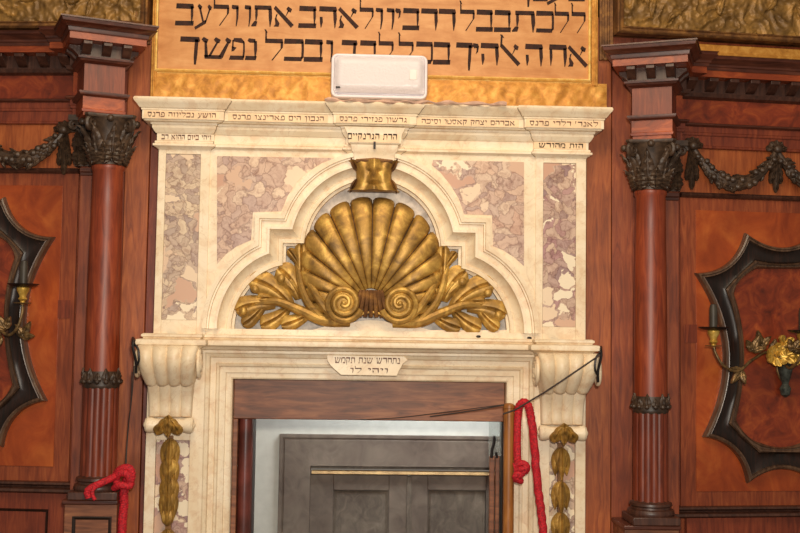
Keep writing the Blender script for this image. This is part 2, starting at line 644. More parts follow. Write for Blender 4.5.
WID = {'ו': .42, 'ן': .42, 'י': .38, 'ז': .45, 'נ': .55, 'ג': .6, ' ': .45, 'ש': 1.15, 'א': 1.0, "'": .3}


def place_glyph(mb, ch, x0, x1, z0, z1, d0, d1, dz=0.0):
    for poly in G[ch]:
        mb.prism([(x0 + (x1 - x0) * a, z0 + (z1 - z0) * b + dz * a) for a, b in poly], d0, d1)


def small_text(parent, text, frame, u0, u1, v0, v1, d, mat, name='lettering'):
    """right-to-left writing between photo columns u0..u1, height v0(top)..v1 at the middle"""
    um = (u0 + u1) / 2
    x0, x1 = frame.x(u0, v1, d), frame.x(u1, v1, d)
    zt, zb = frame.z(um, v0, d), frame.z(um, v1, d)
    tot = sum(WID.get(c, .8) + .14 for c in text)
    k = (x1 - x0) / tot
    mb = MB(frame)
    x = x1
    for c in text:
        w = WID.get(c, .8) * k
        if c == "'":
            mb.prism([(x - w, zt), (x - w * .4, zt), (x - w, (zt + zb) / 2)], d - .001, d + .0012)
        elif c != ' ':
            place_glyph(mb, c, x - w, x, zb, zt, d - .001, d + .0012)
        x -= w + .14 * k
    return mb.build(name, mat, parent)


# ================================================================== SETTING
# floor and room shell
zero = 0.0
struct(MB().box(-4.5, 4.5, -3.0, 9.5, -.1, 0).build('floor', 'floor'))


def W(u, v, d=.12):
    return F0.at(u, v, d)


# marble extents
XL, XR = W(156, 240, .12)[0], W(586, 240, .12)[0]
XC = (XL + XR) / 2
OPL, OPR = W(231, 400, .12)[0], W(508, 400, .12)[0]     # opening in the marble
OPT = W(370, 381, .12)[1]
CXL, CXR = W(76, 300, .0)[0], W(680, 320, .0)[0]         # edges of the central wall
TOPZ = W(400, -60, 0)[1]
# central wooden wall, in two piers and one head
cw = MB()
cw.box(CXL, OPL, -.12, 0, 0, TOPZ)
cw.box(OPR, CXR, -.12, 0, 0, TOPZ)
cw.box(OPL, OPR, -.12, 0, OPT, TOPZ)
struct(cw.build('wall_center', 'wood_red'))
FL = Frame(CXL, 0.0, R(-6))
FR = Frame(CXR, 0.0, R(6))
struct(MB(FL).box(-2.2, 0, -.12, 0, 0, TOPZ).build('wall_left', 'wood'))
struct(MB(FR).box(0, 2.2, -.12, 0, 0, TOPZ).build('wall_right', 'wood'))

# passage beyond the doorway
YB = -1.0   # depth of the far wall (d)


def WB(u, v, d=YB):
    return F0.at(u, v, d)


fdx0, fdx1 = WB(279, 480)[0], WB(539, 480)[0]
fdtop = WB(400, 435)[1]
bw = MB()
bw.box(-1.9, fdx0, YB - .1, YB, 0, 3.0)
bw.box(fdx1, 2.0, YB - .1, YB, 0, 3.0)
bw.box(fdx0, fdx1, YB - .1, YB, fdtop, 3.0)
struct(bw.build('wall_back', 'white_wall'))
struct(MB().box(-1.9, -1.8, YB, -.121, 0, 3.0).build('wall_passage_left', 'white_wall'))
struct(MB().box(1.9, 2.0, YB, -.121, 0, 3.0).build('wall_passage_right', 'white_wall'))
struct(MB().box(-1.9, 2.0, YB - .1, -.121, 3.0, 3.1).build('ceiling', 'white_wall'))

# far grey double door
fr = MB()
fw = (WB(313, 480)[0] - fdx0)
z_in = WB(400, 462)[1]
path = [(fdx0, 0), (fdx0, fdtop), (fdx1, fdtop), (fdx1, 0)]
prof = [(0, YB - .09), (0, YB + .03), (-.018, YB + .03), (-.02, YB + .022), (-.026, YB + .022), (-.028, YB + .028), (-fw * .92, YB + .028), (-fw * .92, YB + .0), (-fw * .92, YB - .09)]
fr.sweep(path, prof)
door = fr.build('door_1', 'grey_wood', bevel=.002)
struct(door)
zt = WB(400, 476)[1]
dx0, dx1, dm = fdx0 + fw, fdx1 - fw, WB(409, 500)[0]
bb = MB().box(fdx0 + fw * .92, fdx1 - fw * .92, YB - .09, YB - .03, WB(400, 470)[1], z_in + .02)
bb.build('door_transom', 'grey_panel', door)
MB().box(fdx0 + fw * .95, fdx1 - fw * .95, YB - .04, YB + .012, WB(400, 474.5)[1], WB(400, 471.3)[1]).build('brass_strip', 'brass_strip', door, bevel=.003, label='pale brass strip across the door head')
for a, b, pu0, pu1 in ((dx0 - .02, dm - .004, 333, 389), (dm + .004, dx1 + .02, 428, 487)):
    lf = MB()
    p0, p1, pz = WB(pu0, 500)[0], WB(pu1, 500)[0], WB((pu0 + pu1) / 2, 491)[1]
    lf.box(a, b, YB - .08, YB - .055, 0, zt)
    lf.box(a, p0, YB - .055, YB - .03, 0, zt)
    lf.box(p1, b, YB - .055, YB - .03, 0, zt)
    lf.box(p0, p1, YB - .055, YB - .03, pz, zt)
    lf.box(p0, p1, YB - .055, YB - .03, 1.05, 1.18)
    lf.box(p0, p1, YB - .055, YB - .03, 0, .18)
    leaf_ = lf.build('door_leaf', 'grey_wood', door, bevel=.003)
    for q0, q1 in ((1.18, pz), (.18, 1.05)):
        pn = MB()
        pn.sweep([(p0 + .006, q0 + .006), (p0 + .006, q1 - .006), (p1 - .006, q1 - .006), (p1 - .006, q0 + .006)][::1],
                 [(0, YB - .055), (0, YB - .042), (-.012, YB - .05), (-.014, YB - .05), (-.03, YB - .046)], closed=True)
        pn.box(p0 + .03, p1 - .03, YB - .056, YB - .046, q0 + .03, q1 - .03)
        pn.build('door_panel', 'grey_panel', leaf_)
mb = MB()
mb.box(dm - .012, dm + .016, YB - .05, YB - .018, 0, zt - .005)
mb.build('cover_strip', 'grey_panel', door, bevel=.004)

# ================================================================== MARBLE PORTAL
portal = thing('marble_portal', 'cream marble door surround with inlaid breccia panels and stepped arch moulding', 'door surround', (XC, 0, 0))
zl = W(371, 340, .12)[1]      # top of lower ledge (centre)
zc = W(371, 149, .12)[1]      # bottom of the cornice
dP = .12                      # face of the side strips
pw = W(208, 240, .12)[0] - XL  # width of the side strip
# side strips with sunk breccia fields
for (u0, u1, v0, v1, s, mt) in ((163.5, 198.5, 154, 320, -1, 'breccia_pale'), (543, 576, 163, 327, 1, 'breccia_violet')):
    x0, x1 = (XL, XL + pw) if s < 0 else (XR - pw, XR)
    a, b = W(u0, 240)[0], W(u1, 240)[0]
    t, q = W((u0 + u1) / 2, v0)[1], W((u0 + u1) / 2, v1)[1]
    m = MB()
    m.box(x0, x1, .001, .10, zl - .01, zc + .02)
    m.box(x0, a, .10, dP, zl - .01, zc + .02)
    m.box(b, x1, .10, dP, zl - .01, zc + .02)
    m.box(a, b, .10, dP, t, zc + .02)
    m.box(a, b, .10, dP, zl - .01, q)
    pl = m.build('side_strip', 'marble', portal, bevel=.0015)
    MB().box(a + .001, b - .001, .1001, dP - .004, q + .001, t - .001).build('inlaid_panel', mt, pl)
# field with arch
stepz = W(371, 247, .12)[1]
loz = W(371, 331, .12)[1]
hb = W(371, 269, .12)[1]
K = PX * (1 - .12 / D)
rb, rs, sx, hw = 66 * K, 58 * K, 87 * K, 137 * K
cxs = -hw + rs
zst = (hb - loz) / math.sqrt(rs * rs - (sx + cxs) ** 2)


def arch_path(o):
    """stepped trefoil outline at offset o, left foot to right foot"""
    L = []
    r = rs + o
    a_end = math.acos(max(-1, min(1, (-(sx + o) - cxs) / r)))
    for i in range(21):
        a = PI + (a_end - PI) * i / 20
        L.append((cxs + r * math.cos(a), loz + r * math.sin(a) * zst))
    L.append((-(sx + o), stepz + o))
    R_ = rb + o
    t0 = math.asin(min(.9, o / R_))
    for i in range(29):
        a = PI - t0 + (PI / 2 - PI + t0) * i / 28
        L.append((R_ * math.cos(a), stepz + R_ * math.sin(a)))
    return [(XC + x, z) for x, z in L] + [(XC - x, z) for x, z in L[::-1][1:]]


full = arch_path(0)
prof = [(0, .04), (0, .085), (2.5, .088), (3, .104), (5, .100), (7, .100), (7.6, .092), (11, .098), (14, .112), (15.5, .126), (16, .137), (18.5, .138), (19, .118), (24, .122), (24.5, .132),
        (26, .133), (26.5, .141), (31, .141), (31.5, .11)]
m = MB()
vs, fs = [], []
for o, h_ in prof:
    vs += [(x, h_, z) for x, z in arch_path(o * K)]
n = len(full)
for i in range(len(prof) - 1):
    for j in range(n - 1):
        fs.append((i * n + j, i * n + j + 1, (i + 1) * n + j + 1, (i + 1) * n + j))
m.add(vs, fs)
m.build('arch_moulding', 'marble', portal, smooth=25)
outer = arch_path(30.5 * K)
xi0, xi1 = XL + pw - .001, XR - pw + .001
h = len(outer) // 2
for k, (pp, xe) in enumerate(((outer[:h + 1], xi0), (outer[h:][::-1], xi1))):
    pts = [(xe, pp[0][1])] + [(x if (x - xe) * (1 if k == 0 else -1) > 0 else xe, z) for x, z in pp] + [(pp[-1][0], zc + .02), (xe, zc + .02)]
    MB().prism(pts, 0.001, .112).build('spandrel', 'marble', portal)
# spandrel inlays: outline in photo pixels, mirrored limbs measured apart
sp_l = [(217, 156), (335, 158), (322, 163), (309, 171), (297, 182), (288, 195), (281.5, 211), (253, 212), (251, 240), (237, 246), (226, 254), (217, 264)]
sp_r = [(413 + 20, 160), (524, 162), (524, 266), (514, 257), (503, 250), (493, 246), (492, 215), (464, 214), (459, 199), (450, 184), (441, 173), (428 + 4, 165)]
for pp in (sp_l, sp_r):
    MB().prism([W(u, v, .114) for u, v in pp], .1, .1145).build('inlaid_panel', 'breccia_pink', portal, label='pink and mauve breccia inlay above the arch shoulder')
# tympanum ground
m = MB()
m.prism([(x, z) for x, z in full], 0.001, .045)
m.build('tympanum_ground', 'grey_stone', portal)
# low undulating sill under the shell
pts = []
for i in range(61):
    u = 232 + (508 - 232) * i / 60
    q = (u - 371) / 139
    v = 327 + (5 if abs(q) > .3 else 0) * min(1, (abs(q) - .3) * 8 if abs(q) > .3 else 0) - 5 * math.exp(-(q / .18) ** 2) - 1.8
    pts.append(W(u, v, .08))
pts += [(pts[-1][0], zl - .01), (pts[0][0], zl - .01)]
MB().prism(pts, .001, .082).build('tympanum_sill', 'marble', portal)
MB().box(xi0, xi1, .001, .108, zl - .02, loz + .001).build('sill_band', 'marble', portal)
for u, v in ((478.5, 336.5), (529.5, 338)):
    x, z = W(u, v, .11)
    MB().ball((x, .108, z), (.011, .008, .006)).build('iron_stud', 'iron', portal)

# upper cornice: five blocks meeting at mitres; (v offset from the top, overhang) in px
cz = W(371, 101.5, .22)[1]
CP = [(0, 21.5), (2, 22.5), (4, 21.8), (6, 19.8), (9, 17.6), (10, 16.8), (10.2, 15.5), (12, 15.5), (12.3, 14.6), (21, 14.6), (21.3, 13), (22.5, 12.5), (23, 7.5), (25, 7), (25.4, 6), (28, 6), (31, 4.2), (33, 2.6), (33.2, 1.6),
      (40.5, 1.6), (41, 3), (42.5, 3.6), (43.5, 3), (44, 5), (46, 5), (47, 3), (48, 1), (49, .2), (49, 0)]
K2 = PX * .965


def cornice_prof(extra=0):
    return [(-.10, cz)] + [(o * K2, cz - v * K2) for v, o in CP] + [(-.10, cz - 49 * K2)]


# break points (world x)
b1, b2 = XL + pw, XR - pw
k0, k1 = XC - 27 * K, XC + 27 * K
path = [(XL, .002), (XL, .125), (b1, .125), (b1, .108), (k0 - .0, .108), (k0, .122), (k1, .122), (k1, .108), (b2, .108), (b2, .125), (XR, .125), (XR, .002)]
MB().sweep(path, cornice_prof(), plan=True).build('cornice', 'marble', portal, smooth=28)
for xb, sg_ in ((b1, 1), (k0, -1), (k1, 1), (b2, -1)):
    MB().tube([(xb + sg_ * o * K2, .109 + o * K2, cz - v * K2) for v, o in CP[1:-1]], .0016, 5).build('mitre_joint', 'joint', portal)
# narrow pinkish tablets carrying the writing on the upper fascia
dI = lambda base: base + 14.6 * K2
for (u0, u1, base, txt) in ((144, 219, .125, "הושע נבליוזה פרנס"), (228, 328, .108, "הנבון הים פארינצו פרנס"), (336, 410, .1225, "גרשון פנזירי פרנס"), (417, 519, .108, "אברהם יצחק קאסטו וסיכה"), (526, 601, .125, "לאנר' דלדי פרנס")):
    d = dI(base)
    um = (u0 + u1) / 2
    sl = cz - 12.9 * K2
    sb = cz - 20.6 * K2
    t = MB().box(F0.x(u0, 115, d), F0.x(u1, 115, d), .08, d + .0015, sb, sl).build('inscription_tablet', 'inscr_band', portal)
    c = F0.x(um, 115, d)
    hw_ = (F0.x(u1, 115, d) - F0.x(u0, 115, d)) / 2 * .92
    mb = MB()
    tot = sum(WID.get(q, .8) + .14 for q in txt)
    k = 2 * hw_ / tot
    x = c + hw_
    for q in txt:
        w = WID.get(q, .8) * k
        if q == "'":
            mb.prism([(x - w, sl - .004), (x - w * .4, sl - .004), (x - w, sl - .018)], d + .001, d + .003)
        elif q != ' ':
            place_glyph(mb, q, x - w, x, sb + .007, sl - .006, d + .001, d + .003)
        x -= w + .14 * k
    mb.build('lettering', 'paint_brown', t)
# lower writing under the corners and on the keystone
dl = .125 + 1.6 * K2 + .0015
for (u0, u1, v0, v1, dd, txt, mt) in ((534, 586, 138, 145, dl, "הזת מהודש", 'paint_black'), (157, 214, 128.5, 134.5, dl, "ויהי ביום ההוא רב", 'paint_brown')):
    um = (u0 + u1) / 2
    t = MB().box(F0.x(u0, 140, dd), F0.x(u1, 140, dd), .1, dd, cz - 40.3 * K2, cz - 33.4 * K2).build('inscription_tablet', 'inscr_band' if mt == 'paint_black' else 'marble', portal)
    x0, x1 = F0.x(u0 + 4, 140, dd), F0.x(u1 - 3, 140, dd)
    mb = MB()
    tot = sum(WID.get(q, .8) + .14 for q in txt)
    k = (x1 - x0) / tot
    x = x1
    for q in txt:
        w = WID.get(q, .8) * k
        if q != ' ':
            place_glyph(mb, q, x - w, x, cz - 39.3 * K2, cz - 34.4 * K2, dd, dd + .002)
        x -= w + .14 * k
    mb.build('lettering', mt, t)
# keystone
kz = [W(371, v, .17)[1] for v in (127, 134, 143, 144, 150, 152, 161)]
kw = [31, 27.5, 26.5, 24, 23, 21, 20]
kd = [.175, .165, .164, .158, .152, .146, .142]
vs, fs = [], []
for z, w, d in zip(kz, kw, kd):
    w *= K
    vs += [(XC - w, .05, z), (XC - w, d, z), (XC + w, d, z), (XC + w, .05, z)]
nn = len(kz)
for i in range(nn - 1):
    for j in range(4):
        a, b = i * 4 + j, i * 4 + (j + 1) % 4
        fs.append((a, b, b + 4, a + 4))
fs += [(0, 1, 2, 3), tuple(range((nn - 1) * 4, nn * 4))]
m = MB()
m.add(vs, fs)
ks = m.build('keystone', 'marble', portal, bevel=.002)
t = MB().box(XC - 25 * K, XC + 25 * K, .1, .1665, kz[1] - 8.3 * K, kz[1] - .3 * K).build('inscription_tablet', 'inscr_band', ks)
small_text(t, "הרת הגרנקיים", F0, 347, 397, 133.5, 139.5, .1672, 'paint_black')
MB().box(XC - .005, XC + .005, .14, .172, W(371, 148.5, .17)[1], W(371, 141.5, .17)[1]).build('iron_pin', 'iron', ks)
# pinkish mortar bead on the ledge
random.seed(3)
pts = []
for i in range(60):
    x = XC - .22 + i * .0135
    pts.append((x, .22 + .01 * math.sin(i), cz + .002 + .003 * math.sin(i * .8)))
MB().tube(pts, lambda q: .007 + .003 * math.sin(q * 40), 6).build('mortar_bead', tint('pink_mortar', (196, 160, 140), .8), portal)

# lower ledge, breaking forward over the consoles
LZ = W(371, 336.5, .19)[1]
LP = [(0, 6), (1.2, 8), (3, 8), (4, 6.5), (5, 6), (5.2, 9), (6, 12), (9, 12.5), (11, 12), (12, 9), (13, 7), (15, 5), (15.5, 3), (16, 0)]
eL, eR = W(150.5, 345, .22)[0], W(585, 350, .22)[0]
cL, cR = W(196, 345, .18)[0], W(540, 350, .18)[0]
path = [(eL, .002), (eL, .22), (cL, .22), (cL, .135), (cR, .135), (cR, .22), (eR, .22), (eR, .002)]
MB().sweep(path, [(-.12, LZ)] + [(o * K2, LZ - v * K2) for v, o in LP] + [(-.12, LZ - 16 * K2)], plan=True).build('ledge', 'marble', portal, smooth=28)

# door architrave
AO = W(203, 400, .12)[0]
zlo = LZ - 15 * K2
ap = [(OPL, 0), (OPL, OPT), (OPR, OPT), (OPR, 0)]
tot = 29 * K
AP = [(0, .001), (0, .075), (1.5, .08), (6, .082), (6.5, .09), (12, .094), (13, .104), (15, .108), (16, .10), (21, .104), (22, .12), (25, .128), (26, .135), (30, .135), (30, .001)]
MB().sweep(ap, [(o * K, h) for o, h in AP]).build('architrave', 'marble', portal, smooth=25)
# curved tablet in the middle of the head
tp = [W(u, v, .14) for u, v in ((327, 355), (404, 356), (408, 360), (403, 364), (399, 371), (397, 376), (341, 375), (335, 370), (330, 365), (327, 360))]
tb = MB().prism(tp, .08, .142).build('inscription_tablet', 'marble', portal, bevel=.002)
small_text(tb, "נתחדש שנת תקמש", F0, 334, 400, 357.5, 363.5, .1425, 'paint_brown')
small_text(tb, "ויהי לו", F0, 349, 388, 368, 373, .1425, 'paint_brown')

# piers under the consoles
for (u0, u1, f0, f1, mt) in ((145, 203, 155, 189, 'breccia_violet'), (536, 585, 549, 575, 'breccia_pale')):
    x0, x1 = W(u0, 480, .12)[0], W(u1, 480, .12)[0]
    if u0 == 145:
        x1 = OPL - 30 * K + .004
    else:
        x0 = OPR + 30 * K - .004
    a, b = W(f0, 480, .12)[0], W(f1, 480, .12)[0]
    z0 = W((u0 + u1) / 2, 440, .12)[1]
    m = MB()
    m.box(x0, x1, .001, .10, 0, zlo + .01)
    m.box(x0, a, .10, .13, 0, zlo + .01)
    m.box(b, x1, .10, .13, 0, zlo + .01)
    m.box(a, b, .10, .13, z0, zlo + .01)
    p = m.build('pier', 'marble', portal, bevel=.002)
    MB().box(a + .001, b - .001, .1001, .112, .2, z0 - .001).build('inlaid_panel', mt, p)


# ------------------------------------------------------------------ scroll brackets
def console(u0, u1, w0, w1, dv, label, side):
    xa, xb = F0.x(u0, 350, .2), F0.x(u1, 350, .2)
    ya, yb = F0.x(w0, 410, .17), F0.x(w1, 410, .17)
    um = (u0 + u1) / 2
    Z = lambda v: F0.z(um, v + dv, .2)
    t = thing('scroll_bracket', label, 'bracket', ((xa + xb) / 2, .13, Z(434)), 'carved marble scroll brackets flanking the doorway')
    zz = [345, 347, 352, 358, 365, 372, 378, 382, 383.5, 383.6, 388, 395, 403, 410, 416, 417.5]
    dd = [.262, .285, .30, .305, .298, .28, .255, .232, .222, .196, .188, .178, .172, .170, .171, .165]
    q = [0, .02, .1, .18, .28, .42, .58, .7, .75, .8, .84, .9, .95, .98, 1, 1]
    nt = 40
    vs, fs = [], []
    for v, d, g in zip(zz, dd, q):
        x0, x1 = xa + (ya - xa) * g, xb + (yb - xb) * g
        low = v > 383.55
        for j in range(nt + 1):
            tt = j / nt
            fl = abs(math.sin(4 * PI * tt)) ** .6
            dz = (-.010 * fl if 380 < v < 383.58 else 0)
            vs.append((x0 + (x1 - x0) * tt, d + (.020 * fl if not low else .009 * (abs(math.sin(4 * PI * tt)) ** .5)), Z(v) + dz))
    m = nt + 1
    for i in range(len(zz) - 1):
        for j in range(nt):
            fs.append((i * m + j, i * m + j + 1, (i + 1) * m + j + 1, (i + 1) * m + j))
    # close to the back
    N0 = len(vs)
    for i in range(len(zz)):
        for j in (0, nt):
            x, d, z = vs[i * m + j]
            vs.append((x, .1305, z))
    for i in range(len(zz) - 1):
        fs.append((i * m, (i + 1) * m, N0 + 2 * (i + 1), N0 + 2 * i))
        fs.append((i * m + nt, N0 + 2 * i + 1, N0 + 2 * (i + 1) + 1, (i + 1) * m + nt))
    fs.append(tuple(range(m)) + (N0 + 1, N0))
    e = (len(zz) - 1) * m
    fs.append(tuple(range(e, e + m)) + (N0 + 2 * len(zz) - 1, N0 + 2 * len(zz) - 2))
    b = MB()
    b.add(vs, fs)
    b.build('body', 'marble', t, smooth=50)
    # side volutes
    for x, sg in ((xa, -1), (xb, 1)):
        sp = []
        for i in range(46):
            a = i / 45 * 2.3 * 2 * PI
            r = .062 * (1 - i / 45) ** .9 + .008
            sp.append((x + sg * (.003 + .006 * i / 45), .232 - r * math.cos(a) * .85, Z(364) + r * math.sin(a)))
        MB().tube(sp, .0085, 7).ball((x + sg * .01, .232, Z(364)), (.008, .014, .014)).build('volute', 'marble', t)
    # lower roll
    zr = Z(425.5)
    b = MB()
    pr = [(.0, -.006), (.02, -.004), (.029, .0), (.033, .012), (.033, .03)]
    L = (yb - ya) + .03
    vs, fs = [], []
    seg = 18
    xs = [(0, .016), (.003, .028), (.012, .034), (.03, .033), (.045, .028), (L / 2, .027), (L - .045, .028), (L - .03, .033), (L - .012, .034), (L - .003, .028), (L, .016)]
    for x, r in xs:
        for i in range(seg):
            a = 2 * PI * i / seg
            vs.append((ya - .015 + x, .175 + r * math.cos(a), zr + r * math.sin(a)))
    for k in range(len(xs) - 1):
        for i in range(seg):
            a, c = k * seg + i, k * seg + (i + 1) % seg
            fs.append((a, c, c + seg, a + seg))
    fs += [tuple(range(seg)), tuple(range((len(xs) - 1) * seg, len(xs) * seg))]
    b.add(vs, fs)
    for x, sg in ((ya - .015, -1), (yb + .015, 1)):
        b.ball((x, .175, zr), (.007, .012, .012))
    b.build('roll', 'marble', t)
    return (ya + yb) / 2, zr


cl = console(141, 200, 149, 191, 0, 'cream marble scroll bracket left of the doorway, under the ledge', -1)
cr_ = console(536, 595, 542, 583, 8, 'cream marble scroll bracket right of the doorway, behind the slanting cord', 1)


# gilded leaf pendants hanging below the brackets
def pendant(cx, ztop, v_list, label, u, dv):
    t = thing('gilded_pendant', label, 'pendant', (cx, .17, ztop - .8), 'gilded leaf pendants below the scroll brackets')
    Z = lambda v: F0.z(u, v + dv, .16)
    b = MB()
    for s in (-1, 1):
        b.leaf((cx, .2, Z(418)), (s * .75, 0, -.45), (.45, 0, s * .75), (0, 1, 0), .085, .05, .03, .0, s * -.9, 2, 'round')
    b.leaf((cx, .205, Z(414)), (0, 0, -1), (1, 0, 0), (0, 1, 0), .10, .05, .03, 0, 0, 3, 'point')
    b.build('leaf_cap', 'gold', t)
    b = MB()
    b.box(cx - .012, cx + .012, .112, .135, ztop - .75, Z(436))
    b.build('stem', 'gold_dark', t)
    for k, v in enumerate(v_list):
        bl = MB()
        z = Z(v)
        for h_, an, dd_ in ((.125, .30, .0), (.10, .12, .014)):
            for s in (-1, 1):
                bl.leaf((cx + s * .004, .128 + dd_, z), (s * math.sin(an), 0, -math.cos(an)), (math.cos(an), 0, s * math.sin(an)), (0, 1, 0), h_, .05, .022, .012, -s * .25, 0, 'point')
        bl.leaf((cx, .150, z + .004), (0, 0, -1), (1, 0, 0), (0, 1, 0), .15, .036, .026, .014, 0, 0, 'point')
        bl.build('leaf_cluster', 'gold', t)
        if k == 3:
            gd = MB()
            gd.lathe(cx, .15, [(.004, z - .155), (.02, z - .14), (.026, z - .115), (.022, z - .09), (.008, z - .075)], 16, rf=lambda a, zz: 1 + .12 * math.cos(8 * a))
            gd.build('bud', 'gold', t)


pendant(cl[0], cl[1], [439, 457, 476, 490, 530, 560, 590, 620], 'gilded carved leaf pendant below the left scroll bracket', 168, 0)
pendant(cr_[0], cr_[1], [440, 474, 505, 536, 566, 596, 626], 'gilded carved leaf pendant below the right scroll bracket, beside the red rope', 562, 8)

# ------------------------------------------------------------------ gilded shell
shell = thing('gilded_shell', 'large gilded scallop shell with two scrolls in the arch above the doorway', 'shell ornament', (XC, .05, W(371, 322, .08)[1]))
sc = W(371, 303, .10)
NR = 18
A0, A1 = -26, 206
outl = {-26: 50, -12: 57, 0: 63, 10: 68, 20: 76, 30: 83, 45: 94, 60: 102, 75: 107, 90: 108}


def rad(a):
    a = a if a <= 90 else 180 - a
    ks = sorted(outl)
    for p, q in zip(ks, ks[1:]):
        if p <= a <= q:
            return outl[p] + (outl[q] - outl[p]) * (a - p) / (q - p)
    return outl[ks[0]]


body = MB()
sub = 10
for r_ in range(NR):
    rbm = body
    a0 = A0 + (A1 - A0) * r_ / NR
    a1 = A0 + (A1 - A0) * (r_ + 1) / NR
    nr = 22
    vs, fs = [], []
    for i in range(nr + 1):
        q = i / nr
        for j in range(sub + 1):
            tt = j / sub
            a = a0 + (a1 - a0) * (.022 + .956 * tt)
            arch_ = math.sqrt(max(0, 1 - (2 * tt - 1) ** 2))
            rr = rad((a0 + a1) / 2 if 0 else a) * (.14 + .86 * q)
            rr *= 1 - .03 * (1 - arch_) * q
            hgt = .055 + .075 * math.sin(PI * min(1, q * .80 + .08)) ** .8
            hgt += (.005 + .012 * q) * arch_ ** .7
            if q > .97:
                hgt -= .012
            vs.append((sc[0] + rr * K * math.cos(R(a)), hgt, sc[1] + rr * K * math.sin(R(a)) * 1.0))
    m = sub + 1
    for i in range(nr):
        for j in range(sub):
            fs.append((i * m + j, i * m + j + 1, (i + 1) * m + j + 1, (i + 1) * m + j))
    b0 = len(vs)
    for j in range(m):
        x, d, z = vs[nr * m + j]
        vs.append((x, .044, z))
    for j in range(sub):
        fs.append((nr * m + j, nr * m + j + 1, b0 + j + 1, b0 + j))
    for j in (0, sub):
        e0 = len(vs)
        for i in range(nr + 1):
            x, d, z = vs[i * m + j]
            vs.append((x, max(.044, d - .03), z))
        for i in range(nr):
            fs.append((i * m + j, (i + 1) * m + j, e0 + i + 1, e0 + i))
    rm = MB()
    rm.add(vs, fs)
    rm.build('shell_rib', 'gold', shell, smooth=60)
bk = MB()  # added dark sheet behind the ribs; its colour supplies the shade in the gaps
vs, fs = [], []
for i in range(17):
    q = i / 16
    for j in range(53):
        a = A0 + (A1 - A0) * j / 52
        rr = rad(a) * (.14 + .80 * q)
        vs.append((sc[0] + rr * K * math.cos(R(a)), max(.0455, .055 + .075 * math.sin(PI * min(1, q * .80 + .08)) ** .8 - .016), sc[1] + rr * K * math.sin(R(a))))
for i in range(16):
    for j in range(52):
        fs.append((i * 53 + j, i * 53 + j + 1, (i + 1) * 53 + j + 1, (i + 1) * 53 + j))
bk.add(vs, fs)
bk.build('groove_shade_sheet', 'groove_shade', shell, smooth=60)
# hinge fan between the scrolls
fan = MB()
for k in range(7):
    x = (k - 3) / 3
    p = cr([(sc[0] + x * 10 * K, .10, W(371, 291, .1)[1]), (sc[0] + x * 13 * K, .125, W(371, 303, .1)[1]), (sc[0] + x * 17 * K, .115, W(371, 317, .1)[1])], 6)
    fan.tube(p, .0105, 8)
fan.build('hinge_fan', 'gold_dark', shell)
# lower lips and volutes
for s in (-1, 1):
    lip = MB()
    P3 = lambda du, v, d: (XC + s * du * K, d, W(371, v, .1)[1])
    path = cr([P3(65, 262, .08), P3(64, 280, .10), P3(54, 298, .13), P3(42, 313, .135), P3(28, 318, .13), P3(10, 314, .12), P3(0, 312, .12)], 7)
    lip.tube(path, lambda q: .006 + .013 * math.sin(PI * min(1, q * 1.15)) ** .8, 10)
    lip.build('lip', 'gold', shell)
    sp = []
    for i in range(70):
        q = i / 69
        a = R(200) + q * 2.35 * 2 * PI
        r = 17 * K * (1 - q) ** .85 + 1.5 * K
        sp.append((XC + s * (28 * K + r * math.cos(a)), .145 + .03 * q, W(371, 303.5, .14)[1] + r * math.sin(a)))
    vo = MB()
    vo.tube(sp, lambda q: .0145 - .005 * q, 9)
    vo.ball((XC + s * 28 * K, .135, W(371, 303.5, .14)[1]), (.066, .028, .066), 20, 10)
    vo.ball((XC + s * 28 * K, .175, W(371, 303.5, .14)[1]), .012)
    vo.build('volute', 'gold', shell)


# acanthus sprays each side of the shell
def spray(s, label):
    t = thing('gilded_acanthus', label, 'carved foliage', (XC + s * .45, .05, W(371, 328, .08)[1]), 'gilded acanthus sprays beside the shell')
    P3 = lambda du, v, d: (XC + s * du * K, d, W(371, v, .1)[1])
    st = MB()
    st.tube(cr([P3(22, 321, .085), P3(48, 321, .10), P3(70, 312, .10), P3(95, 303, .09), P3(116, 306, .08)], 7), lambda q: .030 - .014 * q, 10)
    st.tube(cr([P3(48, 321, .10), P3(62, 306, .105), P3(70, 290, .10), P3(74, 274, .09), P3(76, 262, .075)], 7), lambda q: .022 - .010 * q, 9)
    st.build('stem', 'gold', t)

    # (base du,v) -> (tip du,v), width px, bend
    L = [((72, 300), (92, 273), 24, .75), ((82, 306), (118, 284), 25, .8), ((96, 306), (131, 312), 22, .7), ((84, 310), (107, 325), 19, -.5),
         ((62, 314), (86, 325), 17, -.4), ((72, 287), (72, 250), 15, .15), ((72, 270), (83, 253), 10, .4), ((70, 272), (62, 254), 9, -.3), ((74, 296), (84, 284), 13, .5), ((98, 300), (112, 300), 12, .3), ((66, 304), (60, 268), 12, .0),
         ((108, 306), (126, 324), 15, -.5)]
    for (a, b, w, bd) in L:
        p, q = Vector(P3(a[0], a[1], .07)), Vector(P3(b[0], b[1], .07))
        U = q - p
        ln = U.length * 1.08
        U.normalize()
        V = Vector((-U.z, 0, U.x)) * s
        # start turned back so the bend carries the tip home
        a_ = bd * .5
        U2 = U * math.cos(a_) + V * math.sin(a_)
        V2 = -U * math.sin(a_) + V * math.cos(a_)
        lf = MB()
        lf.leaf(p, U2, V2, (0, 1, 0), ln * 1.08, w * K * 1.15, .030, .016, -bd, 0, 'round', 18, 10, .45)
        lf.build('leaf', 'gold', t)
    # curled tip on the three great leaves
    for du, v in ((91, 280), (117, 291), (128, 313)):
        MB().ball(P3(du, v, .105), (.019, .012, .019), 12, 8).build('curled_tip', 'gold', t)


spray(-1, 'gilded acanthus spray left of the shell')
spray(1, 'gilded acanthus spray right of the shell')

